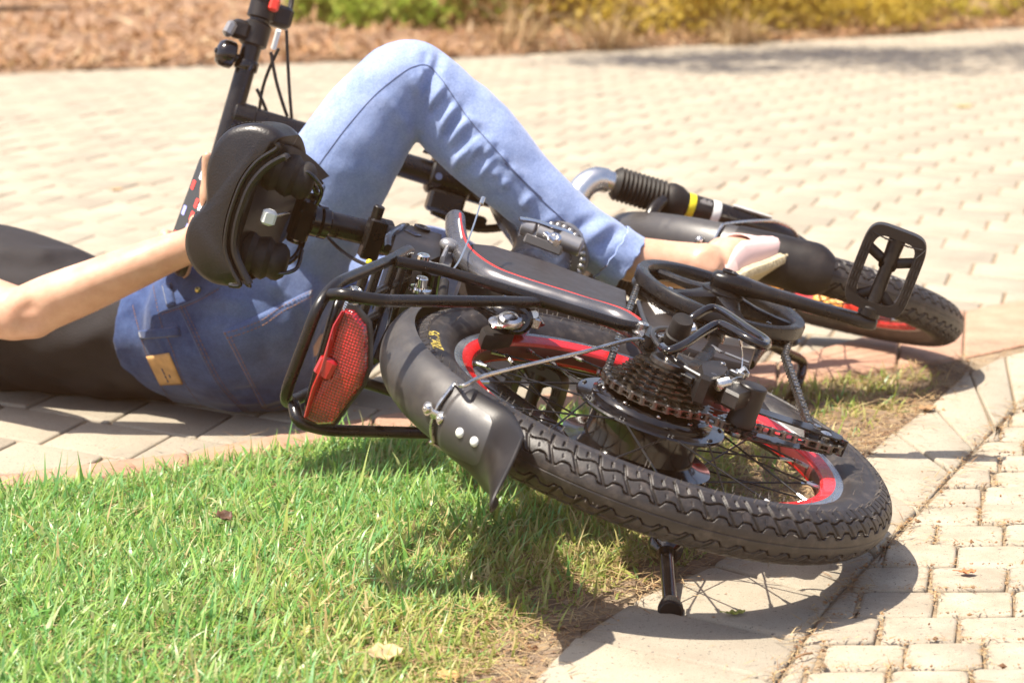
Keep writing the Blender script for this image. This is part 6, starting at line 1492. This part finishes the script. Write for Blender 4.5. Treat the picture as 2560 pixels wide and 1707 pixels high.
tri = np.array([(0, 1, 4), (1, 2, 4), (2, 3, 4), (3, 0, 4), (1, 0, 5), (2, 1, 5), (3, 2, 5), (0, 3, 5)]); Fq = (np.arange(n)[:, None, None] * 6 + tri[None]).reshape(-1, 3)
tag(npmesh('bark_crumbs', V.reshape(-1, 3), Fq, [M['litter']], kind='stuff', smooth_=False), 'crumbs of bark and soil on the paving edge', 'debris')

# single fallen leaves
def leaf(name, p, L_, Wd, yaw, c, label, curl=.3, roll=0.0):
    mb = MB(); rows = 9; ring = []; V = []; fs = []
    for i in range(rows + 1):
        t = i / rows; hw = Wd * math.sin(math.pi * t ** .85) ** .8 * (1 + .12 * math.sin(i * 2.1)) if 0 < i < rows else Wd * .03
        for j in range(-2, 3): V.append((L_ * (t - .5), hw * j / 2, curl * L_ * ((t - .5) ** 2 * 1.2 + abs(j / 2) ** 2 * .25 * math.sin(math.pi * t)) + .0012 * math.sin(i * 1.7 + j)))
    for i in range(rows):
        for j in range(4): fs.append((i * 5 + j, (i + 1) * 5 + j, (i + 1) * 5 + j + 1, i * 5 + j + 1))
    mb.add(V, fs); mb.tube([(-L_ * .5, 0, curl * L_ * .3), (-L_ * .66, .001, curl * L_ * .35), (-L_ * .8, .003, curl * L_ * .3)], .0006, 5)
    o = mb.build(name, [mat(name + '_skin', c, .6, var=.25, vscale=90, bump=.4, bscale=300)]); md = o.modifiers.new('t', 'SOLIDIFY'); md.thickness = .0004
    o.location = p; o.rotation_euler = (roll, 0, yaw); tag(o, label, 'leaf', 'single fallen leaves'); return o
leaf('dry_leaf', G(885, 1503, .012), .034, .012, .4, (.42, .29, .15), 'pale tan dead leaf lying on the grass near the bottom edge', .5, .3)
leaf('dry_leaf', G(1030, 1553, .006), .028, .010, 2.0, (.44, .28, .10), 'yellowish brown dead leaf on bare soil at the bottom edge', .35)
leaf('fresh_leaf', G(1690, 1407, .0065), .019, .005, .25, (.30, .32, .06), 'small narrow yellow-green leaf on the slab in the wheel shadow', .3)
leaf('dry_leaf', G(515, 1188, .020), .024, .009, 1.1, (.09, .045, .025), 'small dark brown curled leaf caught in the left of the lawn', .6, .4)
leaf('dry_leaf', G(2222, 1313, .006), .018, .006, .1, (.45, .16, .06), 'tiny rust coloured leaf on the setts at far right', .3)
leaf('dry_leaf', G(1545, 1378, .006), .016, .006, .9, (.42, .12, .06), 'tiny reddish leaf on the straw left of the kickstand foot', .4)
leaf('dry_leaf', G(2130, 940, .006), .030, .010, .5, (.30, .17, .08), 'brown leaf on bare soil between the rear wheel and front wheel', .4)
leaf('dry_leaf', G(268, 436, .003), .030, .012, .6, (.46, .30, .14), 'tan leaf alone on the pale paving left of the handlebar', .4)
leaf('dry_leaf', G(2215, 246, .003), .060, .020, .2, (.55, .45, .15), 'yellowish leaf alone on the far paving at upper right', .3)
tw = MB(); tw.tube(smooth([G(1828, 1510, .006), G(1846, 1502, .008), G(1866, 1499, .006)], 6), .0011, 6); tag(tw.build('twig', [M['litter']]), 'short dark twig on a sett near the bottom right', 'twig')

# leaf-strewn bank
nl_ = 20000; X = rng.uniform(-4.6, 4.6, nl_); U = rng.uniform(0, 1, nl_) ** 1.5 * 3.6; Zs = np.zeros(nl_); Ys = np.zeros(nl_); fx = np.array([p[0] for p in FAR]); fy = np.array([p[1] for p in FAR])
X0 = X; Y0 = np.interp(X0, fx, fy); Ys = Y0 + U - .05; Xs = X0 - U * .35; d = U
Zs = .006 + .028 * d + .02 * np.sin(X0 * 5.1 + d * 3) * np.minimum(d, 1) + .014 * np.sin(X0 * 13 - d * 9) * np.minimum(d * 2, 1)
n = nl_; lb = np.stack([Xs, Ys, Zs + rng.uniform(0, .02, n)], 1)
tag(ribbons('leaf_litter', lb, rng.uniform(0, 6.28, n), rng.gamma(4, .014, n), rng.uniform(.008, .035, n), np.stack([rng.uniform(-.2, .9, n), rng.uniform(-.6, 1.2, n)], 1), M['litter'], rows=4), 'dry brown leaf litter on the bank', 'leaf litter')
def on_bank(x, y):
    q = G(x, y)
    for _ in range(6): z, d_ = bank_z(q.x, q.y); q = G(x, y, z)
    return q
tw = MB(); a, b = on_bank(-140, 46), on_bank(168, 30); tw.tube(smooth([a + Vector((0, 0, .02)), a.lerp(b, .4) + Vector((0, 0, .035)), a.lerp(b, .7) + Vector((0, .02, .03)), b + Vector((0, 0, .02))], 6), [.012] * 12 + [.007] * 8, 8); M['bark'] = mat('dark_bark', (.035, .022, .015), .9, bump=.6, bscale=80)
tag(tw.build('fallen_branch', [M['bark']]), 'dark fallen branch lying on the leaf litter at upper left', 'branch')

# shrubs at the back
M['leafgreen'] = leaf_mat('green_leaf', [(.20, .32, .03), (.30, .42, .05), (.13, .22, .025), (.38, .46, .07), (.44, .46, .10)], .45, .5)
M['leafgold'] = leaf_mat('golden_leaf', [(.52, .38, .04), (.64, .48, .07), (.36, .27, .03), (.72, .56, .12), (.46, .36, .05)], .5, .5)
M['leafgold2'] = leaf_mat('yellow_green_leaf', [(.48, .42, .04), (.58, .50, .06), (.34, .32, .03), (.66, .56, .12), (.44, .40, .05)], .5, .5)
M['leafdry'] = leaf_mat('dry_leaf_mass', [(.22, .11, .045), (.32, .18, .07), (.14, .065, .03), (.42, .27, .11)], .7, .3)
def shrub(name, px_, py_, rx, ry, rz, n, lm, label, cat='shrub', back=0.0, size=(.03, .055), low=.15, stems=9):
    q = on_bank(px_, py_); q.y += back; root = empty(name, q); tag(root, label, cat, 'shrubs along the bank')
    nc = 46; cen = rng.normal(size=(nc, 3)); cen[:, 2] = np.abs(cen[:, 2]) * rng.uniform(.1, 1, nc); cen /= np.linalg.norm(cen, axis=1)[:, None]; cen *= rng.uniform(.55, 1, (nc, 1)) ** .5; cen = cen * np.array([rx, ry, rz]) * .90
    pk = rng.integers(0, nc, n); pos = cen[pk] + rng.normal(0, 1, (n, 3)) * np.array([rx, ry, rz]) * .15; pos[:, 2] = np.abs(pos[:, 2]) + .01
    o = ribbons('foliage', pos, rng.uniform(0, 6.28, n), rng.uniform(*size, n), rng.uniform(.45, .75, n) * rng.uniform(*size, n), np.stack([rng.uniform(-.8, 1.1, n), rng.uniform(-.6, 1.2, n)], 1), lm, kind=None, rows=3, parent=root)
    mb = MB()
    for k in range(stems):
        e = Vector(cen[k]); s0 = Vector((rng.uniform(-.3, .3) * rx * .4, rng.uniform(-.3, .3) * ry * .4, -.03)); mb.tube(smooth([s0, s0.lerp(e, .5) + Vector((rng.uniform(-.05, .05), 0, .05)), e], 5), [.011] * 4 + [.008] * 4 + [.004] * 3, 6)
    mb.build('stem', [M['bark']], root); return root
shrub('green_shrub', 900, 66, .52, .38, .42, 5200, M['leafgreen'], 'bright green leafy shrub on the bank behind the raised knee', back=.25, size=(.035, .065), low=.02)
shrub('dry_bush', 1180, 82, .62, .45, .50, 5200, M['leafdry'], 'brown dry bush at the back between the green shrub and the golden shrubs', back=.38, size=(.03, .055), low=.02)
shrub('golden_shrub', 1500, 92, .60, .42, .50, 5600, M['leafgold'], 'golden yellow shrub at the back beside the brown dry bush', back=.42, size=(.03, .05), low=.02)
shrub('golden_shrub', 1830, 76, .75, .45, .60, 7000, M['leafgold'], 'wide golden yellow shrub at the back, second from the right edge', back=.42, size=(.03, .05), low=.02)
shrub('golden_shrub', 2180, 52, .80, .50, .65, 7000, M['leafgold2'], 'yellow-green shrub at the back, nearest the upper right corner', back=.50, size=(.03, .05), low=.02)
def grass_tuft(px_, py_, n, hgt, label):
    q = on_bank(px_, py_); a = rng.uniform(0, 6.28, n); b_ = np.stack([q.x + rng.normal(0, .05, n), q.y + rng.normal(0, .05, n), np.full(n, q.z - .01)], 1)
    o = ribbons('dry_grass_tuft', b_, a, rng.uniform(.6, 1.2, n) * hgt, rng.uniform(.004, .008, n), np.stack([rng.uniform(.5, 1.4, n), rng.uniform(.6, 2.2, n)], 1), M['straw'], kind=None, rows=7); tag(o, label, 'grass tuft', 'straw-coloured grass tufts'); return o
grass_tuft(1190, 112, 130, .36, 'arching straw-coloured grass tuft in front of the brown bush, left one'); grass_tuft(1390, 112, 150, .34, 'arching straw-coloured grass tuft between the brown bush and golden shrub'); grass_tuft(1690, 100, 140, .26, 'low straw-coloured grass tuft at the foot of the golden shrubs')
# the tree whose crown, above the picture, shades the far paving
tr = empty('shade_tree', (3.3, 9.2, .02)); tag(tr, 'tree standing beyond the right edge whose crown shades the far paving', 'tree')
mb = MB(); mb.tube(smooth([(0, 0, -.1), (-.05, -.05, .9), (-.3, -.3, 1.9), (-1.1, -1.2, 2.7), (-2.3, -2.2, 3.1)], 8), [.11] * 8 + [.09] * 8 + [.07] * 8 + [.04] * 9, 14)
for k in range(9): e = Vector((-1.8 - k * .24, -2.2 + .35 * math.sin(k * 2.3), 3.1 + .3 * math.cos(k * 1.7))); mb.tube(smooth([(-1.1 - k * .1, -1.2 - k * .08, 2.7 + k * .04), e.lerp(Vector((-1.4, -1.5, 2.8)), .4), e], 5), [.03] * 5 + [.014] * 6, 8)
mb.build('trunk', [M['bark']], tr)
n = 3800; cen = np.stack([rng.uniform(-4.2, -1.2, 34), -2.45 + rng.normal(0, .30, 34), 3.15 + rng.normal(0, .25, 34)], 1); pos = cen[rng.integers(0, 34, n)] + rng.normal(0, .15, (n, 3))
ribbons('crown', pos, rng.uniform(0, 6.28, n), rng.uniform(.06, .10, n), rng.uniform(.03, .05, n), np.stack([rng.uniform(-.8, .9, n), rng.uniform(-.5, 1, n)], 1), M['leafgreen'], kind=None, rows=3, parent=tr)

# ================================================================== warm haze added to lift the blacks, standing in for lens flare
HZ = bpy.data.materials.new('flare_haze'); HZ.use_nodes = True; t = HZ.node_tree; t.nodes.clear()
pv = t.nodes.new('ShaderNodeVolumePrincipled'); pv.inputs['Color'].default_value = (1.0, .47, .18, 1); pv.inputs['Density'].default_value = .006; pv.inputs['Anisotropy'].default_value = 0.0
ho = t.nodes.new('ShaderNodeOutputMaterial'); t.links.new(pv.outputs[0], ho.inputs['Volume'])
mb = MB(); mb.box((0, 20, 1.85), (124, 124, 5.8)); hz = mb.build('haze', [HZ], flat=True); tag(hz, 'thin golden haze added over the whole scene in place of lens flare', 'haze', kind='stuff')
